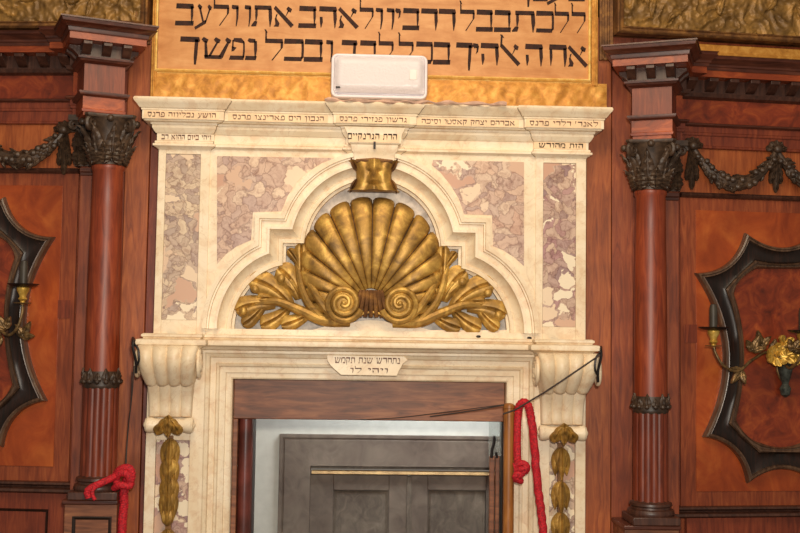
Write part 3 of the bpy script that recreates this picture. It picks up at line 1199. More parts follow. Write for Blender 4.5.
# keystone mask
mk = thing('gilded_mask', 'small gilded carved mask on the keystone above the shell', 'carved mask', (XC, .1, W(371, 190, .15)[1]))
vs, fs = [], []
nu, nv = 32, 20
for i in range(nv + 1):
    q = i / nv
    z = W(371, 160 + 30 * q, .17)[1]
    hw_ = (24.5 - 7.0 * math.sin(PI * q) ** .8 + (1.5 if q in (0, 1) else 0)) * K
    for j in range(nu + 1):
        t = -1 + 2 * j / nu
        bul = math.sqrt(max(0, 1 - (t / 1.08) ** 2))
        d = .12 + .07 * bul * (1 - .3 * abs(q - .45))
        d += .016 * math.exp(-((t * 2.2) ** 2)) + .012 * math.cos(t * 9) * (1 - abs(t))
        # brow, eyes, nose, mouth
        d += .010 * math.exp(-(((abs(t) - .27) / .13) ** 2 + ((q - .3) / .06) ** 2))
        d -= .014 * math.exp(-(((abs(t) - .24) / .1) ** 2 + ((q - .42) / .07) ** 2))
        d += .016 * math.exp(-((t / .09) ** 2 + ((q - .5) / .14) ** 2))
        d -= .022 * math.exp(-((t / .26) ** 2 + ((q - .80) / .055) ** 2))
        d += .010 * math.exp(-((t / .3) ** 2 + ((q - .70) / .04) ** 2))
        vs.append((XC + t * hw_, d, z))
m_ = nu + 1
for i in range(nv):
    for j in range(nu):
        fs.append((i * m_ + j, i * m_ + j + 1, (i + 1) * m_ + j + 1, (i + 1) * m_ + j))
ring = list(range(m_)) + [i * m_ + nu for i in range(1, nv + 1)] + [nv * m_ + j for j in range(nu - 1, -1, -1)] + [i * m_ for i in range(nv - 1, 0, -1)]
b0 = len(vs)
vs += [(vs[k][0], .10, vs[k][2]) for k in ring]
fs += [(ring[a], ring[(a + 1) % len(ring)], b0 + (a + 1) % len(ring), b0 + a) for a in range(len(ring))]
fs.append(tuple(range(b0, b0 + len(ring))))
b = MB()
b.add(vs, fs)
b.build('face', 'gold', mk, smooth=60)
b = MB()
for s in (-1, 1):
    for v in (162, 188):
        b.leaf((XC + s * 16 * K, .13, W(371, 175 + (v - 175) * .2, .15)[1]), (s * .5, 0, (1 if v < 170 else -1)), (1, 0, 0), (0, 1, 0), .075, .03, .035, .0, 0, 0, 'point')
b.tube([(XC - 18 * K, .165, W(371, 161.5, .16)[1]), (XC, .185, W(371, 160.5, .16)[1]), (XC + 18 * K, .165, W(371, 161.5, .16)[1])], .009, 8)
b.tube([(XC - 17 * K, .155, W(371, 188.5, .16)[1]), (XC, .175, W(371, 187, .16)[1]), (XC + 17 * K, .155, W(371, 188.5, .16)[1])], .009, 8)
b.build('scroll_border', 'gold_dark', mk)

# ================================================================== INSCRIPTION PANEL
dB = .06
bx0, bx1 = F0.x(158, 40, dB), F0.x(588, 45, dB)
bz0 = F0.z(371, 74.5, dB)
bz1 = F0.z(371, -60, dB)
ip = thing('inscription_panel', 'ochre painted board with large black Hebrew writing in a gilded frame above the cornice', 'inscription panel', ((bx0 + bx1) / 2, 0.001, bz0 - .12))
MB().box(bx0, bx1, .001, dB, bz0, bz1).build('board', 'board', ip)
# gilt fillet, then gilded outer frame and bottom rail
fx0, fx1 = F0.x(152, 60, .07), F0.x(607, 60, .07)
gz = F0.z(371, 106, .08)
path = [(bx0, bz1), (bx0, bz0), (bx1, bz0), (bx1, bz1)]
MB().sweep(path, [(0, .05), (0, .075), (-.006, .082), (-.012, .075), (-.014, .06), (-.02, .06)]).build('gilt_fillet', 'gold_line', ip)
MB().box(bx0 - .02, fx1, .001, .066, gz, bz0 - .018).build('bottom_rail', 'gold_bright', ip)
# carved ripple on the rail
random.seed(11)
rp = MB()
z0, z1 = gz + .01, bz0 - .026
nx, nz = 220, 10
vs, fs = [], []
for i in range(nx + 1):
    for j in range(nz + 1):
        q = j / nz
        x = bx0 - .015 + (fx1 - .005 - bx0 + .015) * i / nx
        e = math.sin(PI * q) ** .5
        vs.append((x, .066 + .006 * e + .007 * e * mnoise.noise(Vector((x * 26 - q * 1.6, q * 3.2, 1.3))) + .003 * e * mnoise.noise(Vector((x * 90, q * 9, 4))), z0 + (z1 - z0) * q))
for i in range(nx):
    for j in range(nz):
        a = i * (nz + 1) + j
        fs.append((a, a + 1, a + nz + 2, a + nz + 1))
rp.add(vs, fs)
rp.build('rail_carving', 'gold_bright', ip, smooth=60)
fr_ = MB()
fr_.box(fx0 - .004, bx0 - .0, .001, .07, bz0 - .13, bz1)
fr_.box(fx0 + .006, fx0 + .014, .07, .078, bz0 - .13, bz1)
fr_.build('frame_stile', 'gold_bright', ip, bevel=.003)
fr_ = MB()
st0 = bx1 + .016
fr_.box(st0, F0.x(598, 30, .07), .001, .072, bz0 - .03, bz1)
fr_.box(st0 + .008, st0 + .018, .072, .08, bz0 - .03, bz1)
fr_.build('frame_stile', 'gold_bright', ip, bevel=.003)
# large writing: (glyph, u0, u1) and the top/base rows measured on the photo
L1 = [('ב', 176, 194), ('ע', 195, 212), ('ל', 213.5, 229.5), ('ו', 231.5, 239), ('ו', 244.5, 251.5), ('ת', 252.5, 272), ('א', 273.5, 294), ('ב', 299, 316.5), ('ה', 319, 337), ('א', 338, 359), ('ל', 359.5, 374), ('ו', 375.5, 383.5),
      ('ו', 386.5, 395), ('י', 395, 401), ('ב', 403, 419.5), ('ר', 421, 438), ('ר', 438.5, 456), ('ל', 460, 475), ('ב', 476.5, 493), ('ב', 494.5, 511), ('ת', 513, 535), ('כ', 536, 554), ('ל', 554.5, 569.5), ('ל', 571.5, 586)]
L2 = [('ך', 180, 200), ('ש', 202, 231), ('פ', 230, 245), ('נ', 245, 257), ('ל', 265, 283.5), ('כ', 284, 304), ('ב', 304.5, 323), ('ו', 326, 333.5), ('ך', 341.5, 357.5), ('ב', 360, 376.5), ('ל', 378.5, 394), ('ל', 398.5, 414), ('כ', 416, 433),
      ('ב', 433.5, 450.5), ('ך', 456, 473), ('י', 472.5, 479), ('ה', 480.5, 499), ('ﭏ', 500, 520.5), ('ה', 525, 543), ('ח', 549, 567), ('א', 567.5, 588)]
L0 = [('ך', 516, 532), ('ב', 533.5, 548), ('ע', 547, 566), ('ב', 569, 585)]
for row, t0, t1, hh in ((L0, -24.5, -21.5, 22.5), (L1, 3.8, 12.2, 21.3), (L2, 36.8, 45.6, 21.8)):
    mb = MB()
    for ch, u0, u1 in row:
        um = (u0 + u1) / 2
        q = (um - 180) / (586 - 180)
        vt = t0 + (t1 - t0) * q if row is not L0 else -21.5
        x0, x1 = F0.x(u0, vt + 10, dB), F0.x(u1, vt + 10, dB)
        place_glyph(mb, ch, x0, x1, F0.z(um, vt + hh, dB), F0.z(um, vt, dB), dB - .001, dB + .0015)
    mb.build('lettering', 'paint_black', ip)

# emergency light fitted over the writing
ex0, ex1 = F0.x(331, 78, .15), F0.x(427.5, 78, .15)
ez1, ez0 = F0.z(379, 54.5, .15), F0.z(379, 98.5, .15)
el = thing('emergency_light', 'white rectangular emergency light with clear diffuser, fixed over the Hebrew writing', 'light fitting', ((ex0 + ex1) / 2, .083, ez0))


def rrect(x0, x1, z0, z1, r, n=5):
    p = []
    for cx, cz_, a in ((x1 - r, z1 - r, 0), (x0 + r, z1 - r, 90), (x0 + r, z0 + r, 180), (x1 - r, z0 + r, 270)):
        p += arc(cx, cz_, r, a, a + 90, n)
    return p


b = MB()
b.prism(rrect(ex0, ex1, ez0, ez1, .028), .0835, .125)
b.sweep(rrect(ex0, ex1, ez0, ez1, .028), [(0, .12), (0, .15), (.003, .156), (.009, .158), (.013, .154), (.013, .12)], closed=True)
b.build('housing', 'housing', el, bevel=.001)
b = MB()
i0, i1, j0, j1 = ex0 + .014, ex1 - .014, ez0 + .024, ez1 - .008
vs, fs = [], []
NX, NZ = 60, 14
for i in range(NX + 1):
    for j in range(NZ + 1):
        p, q = i / NX, j / NZ
        e = (min(1, min(p, 1 - p) * 14) * min(1, min(q, 1 - q) * 5))
        e = math.sin(PI / 2 * e)
        vs.append((i0 + (i1 - i0) * p, .150 + .022 * e, j0 + (j1 - j0) * q))
for i in range(NX):
    for j in range(NZ):
        a = i * (NZ + 1) + j
        fs.append((a, a + 1, a + NZ + 2, a + NZ + 1))
b.add(vs, fs)
b.build('diffuser', 'lens', el, smooth=60)
MB().box(i0 + .004, i1 - .004, .125, .129, j0 + .003, j1 - .003).build('reflector', tint('white_reflector', (252, 246, 248), .3, v=.01), el)
zm = (j0 + j1) / 2
MB().tube([(i0 + .04, .14, zm), (i1 - .06, .14, zm)], .007, 10).build('tube', 'label_white', el)
lx, lz = F0.at(413, 76, .15)
MB().box(lx - .017, lx + .017, .135, .1745, lz - .024, lz + .024).build('indicator_block', 'label_white', el, bevel=.003)
x_, z_ = F0.at(338, 87.5, .16)
MB().box(x_ - .01, x_ + .01, .150, .1735, z_ - .003, z_ + .003).build('name_plate', 'iron', el)

# ================================================================== DOORWAY WOODWORK
lt = MB()
lx0, lx1 = OPL + .001, OPR - .001
lz0 = F0.z(371, 420, .0)
lt.box(lx0, lx1, -.08, .02, lz0, OPT - .001)
lo = lt.build('wooden_lintel', 'lintel', None, bevel=.004, label='worn reddish-brown wooden lintel across the top of the marble doorway', category='lintel')
ps = thing('door_jamb', 'dark reddish wooden post standing against the left side of the doorway', 'door post', (OPL + .05, -.03, 0))
j0_, j1_ = OPL + .001, F0.x(237, 480, 0)
MB().box(j0_, j1_, -.08, .02, 0, lz0 - .001).build('stile', 'lintel', ps, bevel=.003)
j2 = F0.x(254, 480, -.03)
pr = []
MB().tube([((j1_ + j2) / 2 - .004, -.03, z) for z in (0.001, .8, 1.6, lz0 - .002)], (j2 - j1_) / 2 - .004, 20).build('round_post', tint('dark_red_wood', (92, 44, 38), .35, v=.25, scale=8, coat=.3), ps)
MB().box(j2 - .014, j2, -.08, -.05, 0, lz0 - .001).build('edge_strip', 'ebony', ps)

# pole and rope at the right of the doorway
px0, px1 = F0.x(503.5, 470, .2), F0.x(514.5, 470, .2)
pz = F0.z(509, 404, .2)
xm = (px0 + px1) / 2
pole = thing('wooden_pole', 'light brown wooden post at the right of the doorway with red rope looped over it', 'post', (xm, .19, 0))
b = MB()
rr = (px1 - px0) / 2
b.tube([(xm, .19, 0.001), (xm, .19, 1.0), (xm, .19, pz - .012), (xm, .19, pz - .004)], lambda q: rr if q < .9 else rr, 20)
b.ball((xm, .19, pz - .008), (rr, rr, .012), 20, 8)
b.build('shaft', 'pole', pole)
MB().lathe(xm, .19, [(rr + .001, pz - .02), (rr + .003, pz - .018), (rr + .003, pz - .008), (rr + .001, pz - .006)], 20).build('collar', 'pole', pole)


def P(u, v, d):
    x, z = F0.at(u, v, d)
    return (x, d, z)


gd = thing('glass_door', 'narrow glass door leaf with slim red-brown stiles standing open inside the doorway', 'glass door', (F0.x(495, 480, -.05), -.05, 0))
a0, a1 = F0.x(489.5, 480, -.05), F0.x(502, 480, -.05)
zt_ = F0.z(495, 456, -.05)
MB().box(a0, a0 + .022, -.075, -.045, 0, zt_).build('stile', 'lintel', gd, bevel=.003)
MB().box(a0 + .027, a0 + .045, -.075, -.045, 0, zt_).build('stile', 'lintel', gd, bevel=.003)
MB().box(a0 - .004, a1, -.062, -.056, zt_, lz0 - .004).build('pane', 'glass', gd)
b = MB()
b.tube([P(491.5, 458, -.04), P(492, 450, -.04), P(494, 444, -.04), P(494.5, 436, -.04)], .007, 8)
b.tube([P(497, 458, -.04), P(496, 452, -.04)], .006, 8)
b.build('handle', 'iron', gd)
MB().box(a1 - .006, a1, -.1, -.03, 0, lz0 - .002).build('edge_strip', 'ebony', gd)

rope = thing('red_rope', 'thick red twisted rope looped and knotted over the wooden post right of the doorway', 'rope', P(530, 533, .2))
b = MB()
b.tube(cr([P(518, 412, .2), P(519.5, 406, .215), P(523, 402.5, .225), P(527, 404, .235), P(530, 412, .24), (P(534, 440, .24)), P(537, 480, .24), P(541, 510, .24), P(544, 540, .24), P(547, 580, .24), P(549, 640, .24)], 14), .0185, 12, 190)
b.build('cord', 'red_rope', rope)
b = MB()
b.tube(cr([P(519.5, 405, .2), P(517.8, 420, .215), P(517.2, 440, .22), P(517.5, 458, .225), P(519, 470, .23)], 14), .0175, 12, 190)
b.build('cord', 'red_rope', rope)
b = MB()
b.tube(cr([P(514, 466, .235), P(522, 463, .25), P(527, 466, .25), P(526, 471, .24), P(519, 473, .25), P(515, 477, .245), P(521, 481, .235), P(514, 479, .22)], 10), .0135, 12, 190)
b.tube(cr([P(515, 470, .24), P(522, 469, .26), P(526, 468, .262), P(520, 476, .25), P(515, 472, .24)], 8), .0125, 12, 190)
b.build('knot', 'red_rope', rope)

rope2 = thing('red_rope', 'thick red rope knotted below the iron hook left of the doorway', 'rope', P(123, 533, .2))
b = MB()
b.tube(cr([P(127, 478, .22), P(124, 492, .225), P(124, 505, .22), P(122.5, 520, .22), P(122, 540, .22), P(121, 600, .22)], 12), .0195, 12, 190)
b.build('cord', 'red_rope', rope2)
b = MB()
b.tube(cr([P(121, 472, .22), P(112, 478, .27), P(101, 483, .295), P(91, 488, .30), P(87.5, 492, .30), P(89, 498, .30)], 10), .0155, 12, 190)
b.tube(cr([P(100, 484, .30), P(93, 490, .312), P(93, 496, .315), P(95, 500, .315)], 8), .008, 10, 190)
b.build('tail', 'red_rope', rope2)
b = MB()
b.tube(cr([P(116, 474, .23), P(121, 469, .245), P(129, 468, .25), P(132, 475, .25), P(129, 483, .25), P(120, 485, .25), P(116, 479, .25), P(120, 473, .26), P(127, 474, .265), P(130, 480, .26)], 10), .0165, 12, 190)
b.tube(cr([P(114, 488, .24), P(120, 485, .26), P(129, 486, .255), P(131, 482, .24), P(126, 480, .24)], 10), .0155, 12, 190)
b.build('knot', 'red_rope', rope2)

# iron hooks and cords
for (u, v, s, lb) in ((135, 340, -1, 'small black iron hook left of the ledge, holding the left cord'), (599, 349, 1, 'black iron hook at the right end of the ledge, holding the slanting cord')):
    h_ = thing('iron_hook', lb, 'hook', P(u, v + 30, .0), 'iron hooks at the ends of the ledge')
    MB().box(F0.x(u - 3.5, v, .0), F0.x(u + 3.5, v, .0), .012, .022, F0.z(u, v + 16, 0), F0.z(u, v - 6, 0)).build('plate', 'iron', h_, bevel=.002)
    b = MB()
    b.tube(cr([P(u, v + 2, .02), P(u + s * 2, v - 2, .14), P(u + s * 2, v + 0, .3), P(u + s * 2, v + 8, .33), P(u - s * 1, v + 22, .32), P(u - s * 1, v + 33, .31)], 8), .006, 8)
    b.tube(cr([P(u + s * 2, v + 3, .32), P(u - s * 3, v + 9, .335), P(u - s * 4, v + 20, .335), P(u - s * 1, v + 27, .32)], 6), .005, 8)
    b.build('arm', 'iron', h_)
b = MB()
b.tube(cr([P(134, 366, .31), P(132, 395, .28), P(128, 430, .2), P(125, 470, .22)], 8), .0028, 6)
b.tube(cr([P(132, 372, .305), P(131, 400, .27), P(127.5, 440, .2), P(126, 472, .22)], 8), .002, 6)
b.build('hanging_cord', 'cord', None, label='thin dark cord running down from the left hook to the red rope knot', category='cord')
b = MB()
b.tube([P(600, 355, .34), P(563, 380, .36), P(545, 392, .34), P(515, 410, .24), P(503, 414, .23)], .0036, 8)
b.tube(cr([P(504, 404.5, .2), P(470, 409, .12), P(430, 414, .06), P(395, 418, .03), P(360, 419.5, .025)], 8), .0022, 6)
b.tube(cr([P(504, 405, .21), P(470, 411, .12), P(430, 416.5, .06)], 8), .003, 6)
b.build('slanting_cord', 'cord', None, label='thin dark cord slanting from the right hook past the post and along the lintel', category='cord')


# ================================================================== SIDE BAYS (left pixels, mirrored for the right)
def side(s):
    left = s < 0
    FF = FL if left else FR
    WD = 'left' if left else 'right'
    mu = (lambda u: u) if left else (lambda u: 755 - u)
    mv = (lambda v, u=100: v) if left else (lambda v, u=100: v + 25)
    sg = 1 if left else -1                      # +1: local x grows towards the doorway

    def LX(u, v=300, d=0):
        return FF.x(mu(u), mv(v), d)

    def LZ_(v, d=0, u=40):
        return FF.z(mu(u), mv(v), d)

    def CX(u, v=300, d=0):
        return F0.x(mu(u), mv(v), d)

    def CZ(v, d=0, u=107):
        return F0.z(mu(u), mv(v), d)

    def bx(mb, xa, xb, *r):
        mb.box(min(xa, xb), max(xa, xb), *r)
        return mb

    def mirpath(p):
        return p if left else p
    # outside limits of the bay
    far = LX(-60) if left else LX(-90)
    # ---- boards between column and marble (left bay only has the near ones)
    br = thing('wall_boards', 'vertical varnished boards between the ' + WD + ' column and the marble portal', 'panelling', (CX(135), 0.001, 0))
    if left:
        segs = [(121, 145, .03, 'wood_orange'), (146, 156, .012, 'wood_red'), (76, 121, .015, 'wood_red')]
    else:
        segs = [(122, 143.5, .02, 'wood'), (144, 169, .035, 'wood_orange'), (76, 122, .015, 'wood_red')]
    for u0, u1, d, mt in segs:
        b = MB()
        bx(b, CX(u0, 300, d), CX(u1, 300, d), .001, d, 0, TOPZ - .35 if u0 != 76 else TOPZ - .4)
        b.build('board', mt, br, bevel=.002)
    # ---- main panel with star frame
    z0, z1 = LZ_(481), LZ_(173)
    pn = thing('wall_panel', 'large veneered wall panel behind the ' + WD + ' star frame', 'wall panel', ((LX(74) + far) / 2, .001, z0), frame=FF)
    b = MB(FF)
    xe = LX(74.5, 300, .012)
    bx(b, far, xe, .001, .012, z0, z1)
    b.build('veneer_border', 'wood', pn)
    b = MB(FF)
    xi = LX(59, 300, .016)
    bx(b, far, xi, .012, .016, LZ_(466), LZ_(186))
    b.build('veneer_field', 'burl', pn, bevel=.001)
    for v0, v1, mt in ((300, 318, 'wood_red'),):
        b = MB(FF)
        bx(b, LX(58, 300, .016), LX(70, 300, .016), .012, .0165, LZ_(v1), LZ_(v0))
        b.build('veneer_patch', mt, pn)
    # ---- pilaster beside the column
    pl = thing('pilaster', 'flat wooden pilaster with carved capital beside the ' + WD + ' column', 'pilaster', (CX(84), .001, 0), 'pilasters beside the columns')
    b = MB()
    bx(b, CX(76, 300, .058), CX(94, 300, .058), .016, .058, CZ(499, .1, 84), CZ(117, .07, 84))
    b.build('shaft', 'wood', pl, bevel=.003)
    b = MB()
    bx(b, CX(74.5, 300, .08), CX(95, 300, .08), .016, .07, CZ(171.5, .08, 84), CZ(167, .08, 84))
    bx(b, CX(75, 300, .076), CX(95, 300, .076), .016, .066, CZ(175, .08, 84), CZ(171.5, .08, 84))
    b.build('astragal', 'wood_mould', pl, bevel=.003)
    b = MB()
    zc0, zc1 = CZ(166, .08, 84), CZ(122, .08, 84)
    xa, xb = CX(75, 150, .08), CX(95, 150, .08)
    bx(b, xa, xb, .001, .08, zc0, zc1)
    for row, (zz, hh) in enumerate(((zc0, .085), (zc0 + .06, .095))):
        for k in range(3):
            x = xa + (xb - xa) * (.15 + .35 * k)
            b.leaf((x, .075, zz), (0, 0, 1), (1, 0, 0), (0, 1, 0), hh, .05, .03, .03, 0, 4, 'point', 12, 6)
    for k, x in enumerate((xa, xb)):
        vol = []
        for i in range(26):
            a = i / 25 * 1.8 * 2 * PI
            r = .022 * (1 - i / 25) + .004
            vol.append((x + r * math.cos(a), .115, zc1 - .02 + r * math.sin(a)))
        b.tube(vol, .007, 6)
    ab = xa - .02 if left else xa + .02
    bx(b, ab, xb, .001, .135, zc1 - .002, zc1 + .022)
    b.build('capital', 'carved', pl)
    # ---- column
    dc = .17
    ax_t, ax_b = F0.x(mu(107), mv(170), dc), F0.x(mu(100.5), mv(470), dc)
    ax = (ax_t * .6 + ax_b * .4)
    cz_ = lambda v: CZ(v, dc, 105)
    ctop = cz_(166)
    col = thing('column', 'dark red wooden column with fluted foot and carved capital on the ' + WD + ' side', 'column', (ax, dc, cz_(497)), 'wooden columns flanking the portal')
    r0, r1 = .066, .0735
    b = MB()
    b.lathe(ax, dc, [(r1, cz_(372)), (r1 * .99, cz_(330)), (r1 * .97, cz_(270)), (r0 * 1.02, cz_(210)), (r0, cz_(172)), (r0 + .006, cz_(170)), (r0 + .006, cz_(167)), (r0, cz_(166))], 40)
    b.build('shaft', 'wood_shaft', col, smooth=40)
    b = MB()
    b.lathe(ax, dc, [(r1 * 1.0, cz_(476)), (r1 * 1.0, cz_(470)), (r1 * .99, cz_(384)), (r1 * .98, cz_(378))], 144,
            rf=lambda a, z: 1.0 + .11 * (abs(math.cos(a * 7)) ** .45 - .62))
    b.build('fluted_foot', 'wood_red', col, smooth=40)
    b = MB()
    b.lathe(ax, dc, [(r1 + .001, cz_(388)), (r1 + .005, cz_(386)), (r1 + .005, cz_(384)), (r1 + .002, cz_(382)), (r1 + .002, cz_(374)), (r1 + .001, cz_(371))], 40)
    for k in range(14):
        a = 2 * PI * k / 14
        N = Vector((math.sin(a), math.cos(a), 0))
        T = Vector((math.cos(a), -math.sin(a), 0))
        c = Vector((ax, dc, cz_(384))) + N * (r1 + .001)
        b.leaf(c, (0, 0, 1), T, N, .07 if k % 2 else .05, .034, .010, .002, 0, 3, 'point', 10, 6)
        b.ball(c + Vector((0, 0, .012)) + N * .006, .011, 8, 6)
    b.build('leaf_collar', 'carved', col)
    b = MB()
    zb = cz_(489)
    b.lathe(ax, dc, [(r1 + .026, zb), (r1 + .029, zb + .008), (r1 + .027, zb + .018), (r1 + .024, zb + .024), (r1 + .014, zb + .028), (r1 + .012, zb + .036), (r1 + .02, zb + .042), (r1 + .018, zb + .052), (r1 + .004, zb + .058), (r1, zb + .062)], 40)
    b.build('base', 'wood_dark', col)
    b = MB()
    b.box(ax - r1 - .03, ax + r1 + .03, dc - .10, dc + r1 + .03, cz_(497), zb)
    b.build('plinth', 'wood_dark', col, bevel=.004)
    # capital
    b = MB()
    zk = ctop
    H = cz_(118) - zk
    b.lathe(ax, dc, [(r0, zk), (r0 + .004, zk + H * .4), (r0 + .014, zk + H * .7), (r0 + .04, zk + H * .93)], 32)
    for row, (fz, fh, n_, ro, cl_) in enumerate(((0, .42, 8, .0, .045), (.05, .74, 8, .0, .06))):
        for k in range(n_):
            a = 2 * PI * (k + .5 * row) / n_
            N = Vector((math.sin(a), math.cos(a), 0))
            T = Vector((math.cos(a), -math.sin(a), 0))
            c = Vector((ax, dc, zk + H * fz)) + N * (r0 + .002)
            b.leaf(c, (0, 0, 1), T, N, H * fh, .062, .024, cl_, 0, 5, 'point', 14, 8, .35)
    for k in range(4):
        a = PI / 4 + k * PI / 2 + (R(14) * sg)
        N = Vector((math.sin(a), math.cos(a), 0))
        T = Vector((math.cos(a), -math.sin(a), 0))
        cc = Vector((ax, dc, zk + H * .80)) + N * (r0 + .046)
        vol = []
        for i in range(30):
            g = PI * .9 - i / 29 * 2.0 * 2 * PI
            r = .028 * (1 - i / 29) + .004
            vol.append(cc + N * (r * math.cos(g)) + Vector((0, 0, r * math.sin(g))))
        b.tube(vol, .011, 7)
        b.leaf(Vector((ax, dc, zk + H * .45)) + N * (r0 + .006), (0, 0, 1), T, N, H * .4, .035, .02, .05, 0, 3, 'point', 10, 6)
    for k in range(4):
        a = k * PI / 2 + R(14) * sg
        N = Vector((math.sin(a), math.cos(a), 0))
        b.ball(Vector((ax, dc, zk + H * .9)) + N * (r0 + .05), (.016, .016, .016), 10, 7)
    b.build('capital', 'carved', col)
    # abacus with concave sides
    pts = []
    for k in range(4):
        a = PI / 4 + k * PI / 2
        a2 = a + PI / 2
        c0 = Vector((math.sin(a), math.cos(a))) * .145
        c1 = Vector((math.sin(a2), math.cos(a2))) * .145
        t_ = (c1 - c0).normalized() * .014
        for i in range(9):
            q = i / 8
            p = c0 + t_ + (c1 - c0 - 2 * t_) * q
            p *= 1 - .13 * math.sin(PI * q)
            pts.append((p.x, p.y))
    rot = R(14) * sg
    pts = [(ax + x * math.cos(rot) + y * math.sin(rot), dc - x * math.sin(rot) + y * math.cos(rot)) for x, y in pts]
    b = MB()
    n_ = len(pts)
    za, zb_ = zk + H * .93, zk + H
    b.add([(x, y, za) for x, y in pts] + [(ax + (x - ax) * 1.06, dc + (y - dc) * 1.06, (za + zb_) / 2) for x, y in pts] + [(ax + (x - ax) * 1.06, dc + (y - dc) * 1.06, zb_) for x, y in pts],
          [tuple(range(n_)), tuple(range(2 * n_, 3 * n_))] + [(i, (i + 1) % n_, n_ + (i + 1) % n_, n_ + i) for i in range(n_)] + [(n_ + i, n_ + (i + 1) % n_, 2 * n_ + (i + 1) % n_, 2 * n_ + i) for i in range(n_)])
    b.build('abacus', 'carved', col)

    # ---- entablature block over the column, turned towards the doorway
    FB = Frame(ax - sg * .035 - .013, dc - .015, R(22) * sg)
    BZ = lambda v, o=6: FB.z(mu(110), mv(v) - (0 if left else 3), .09 + o * PX)
    blk = thing('entablature_block', 'projecting wooden cornice block above the ' + WD + ' column capital', 'cornice block', (0, 0, BZ(117)), 'cornice blocks above the columns', frame=FB)
    bw_ = .084
    pth = [(-bw_, -.12), (-bw_, .095), (bw_, .095), (bw_, -.12)]

    def mould(name, rows, mt):
        """rows: (v, o px) from bottom to top"""
        pr_ = [(o * PX, BZ(v, o)) for v, o in rows]
        pr_ = [(-.05, pr_[0][1])] + pr_ + [(-.05, pr_[-1][1])]
        return MB(FB).sweep(pth, pr_, plan=True).build(name, mt, blk, smooth=28)
    mould('architrave', [(117.5, 0), (114, 0), (113.5, 1.5), (111, 2), (110.5, 1), (98.5, 1)], 'wood_fascia')
    mould('architrave_moulding', [(98.5, 1.5), (96.5, 4), (94, 5), (93, 5)], 'wood_mould')
    mould('frieze', [(93, .5), (66, .5)], 'wood_red')
    mould('bed_moulding', [(66, 1), (65, 2), (63, 5), (61, 6), (60.5, 7), (58.5, 7.5)], 'wood_mould')
    mould('bracket_band', [(58.5, 4), (43, 4)], 'wood_dark')
    mould('fascia', [(43, 15), (42.5, 17), (35.5, 17)], 'wood_fascia')
    mould('corona', [(35.5, 18), (34.5, 18.5), (31, 19), (30.5, 20.5), (29.5, 21), (26.5, 24), (25.5, 25.5), (25, 24.5), (22, 25.5), (21.5, 26.5), (20, 26.5)], 'wood_mould')
    brk = []
    for x in (-.092, -.008, .076):
        brk.append((x + .008, .095 + 4 * PX, 0))
    for k, (x, d, _) in enumerate(brk):
        b = MB(FB)
        zt, z0_ = BZ(43.2, 15), BZ(56.5, 7)
        h_ = zt - z0_
        for x0, x1 in ((x - .019, x + .019),):
            prf = [(d - .01, zt), (d + .052, zt), (d + .052, zt - h_ * .3), (d + .035, zt - h_ * .5), (d + .022, zt - h_ * .75), (d + .006, z0_), (d - .01, z0_)]
            n_ = len(prf)
            b.add([(x0, a_, b_) for a_, b_ in prf] + [(x1, a_, b_) for a_, b_ in prf], [tuple(range(n_)), tuple(range(n_, 2 * n_))] + [(i, (i + 1) % n_, n_ + (i + 1) % n_, n_ + i) for i in range(n_)])
        b.build('small_bracket', 'wood_dark', blk, bevel=.002)
    for k in range(2):
        for sd in (-1, 1):
            b = MB(FB)
            xs = sd * (bw_ + 4 * PX)
            d = .05 - k * .085
            zt, z0_ = BZ(43.2, 15), BZ(56.5, 7)
            h_ = zt - z0_
            prf = [(0, zt), (.052, zt), (.052, zt - h_ * .3), (.035, zt - h_ * .5), (.022, zt - h_ * .75), (.006, z0_), (0, z0_)]
            n_ = len(prf)
            b.add([(xs + sd * (a_ - .005), d - .019, b_) for a_, b_ in prf] + [(xs + sd * (a_ - .005), d + .019, b_) for a_, b_ in prf], [tuple(range(n_)), tuple(range(n_, 2 * n_))] + [(i, (i + 1) % n_, n_ + (i + 1) % n_, n_ + i) for i in range(n_)])
            b.build('small_bracket', 'wood_dark', blk, bevel=.002)

    # ---- long entablature of the bay, breaking forward over the pilaster
    vo = 0 if left else 4
    EZ = lambda v, o=6: LZ_(v, .03 + o * PX, 40)
    ent = thing('entablature', 'long wooden cornice with bracket row running ' + WD + 'wards from the ' + WD + ' column', 'cornice', ((far + xe) / 2, .001, EZ(124)), 'wooden cornices of the side bays', frame=FF)
    xp = LX(76, 100, .06)
    xq = LX(93, 100, .06)
    if left:
        pth2 = [(far, .02), (xp, .02), (xp, .085), (xq, .085)]
    else:
        pth2 = [(xq, .085), (xp, .085), (xp, .02), (far, .02)]

    def mould2(name, rows, mt, dd=0):
        pr_ = [(o * PX, EZ(v, o)) for v, o in rows]
        pr_ = [(-.019, pr_[0][1])] + pr_ + [(-.019, pr_[-1][1])]
        return MB(FF).sweep(pth2, pr_, plan=True).build(name, mt, ent, smooth=28)
    mould2('lower_moulding', [(124, 0), (123, 1.5), (121, 2), (120.5, 0.8), (111, .8), (110.5, 2), (109, 2.5), (108, 2.5), (107.5, 3), (102, 3)], 'wood_red')
    mould2('architrave_moulding', [(102, 3), (101.5, 4.5), (100, 6), (98.5, 6.5), (98, 5)], 'wood_mould')
    mould2('frieze', [(98, 1), (75, 1)], 'burl_dark')
    mould2('bed_moulding', [(75, 1.5), (74, 3), (72, 6), (70, 7), (68, 8)], 'wood_dark')
    mould2('bracket_band', [(68, 4), (52, 4)], 'wood_dark')
    mould2('fascia', [(52, 17), (51.5, 19), (45, 19)], 'wood_fascia')
    mould2('corona', [(45, 20), (42, 21), (41, 22), (39, 22.5), (36, 25), (33, 27.5), (32.5, 26.5), (31, 27), (29.5, 28)], 'wood_mould')
    step = 22 * PX
    x = xp - sg * .055
    n_b = 0
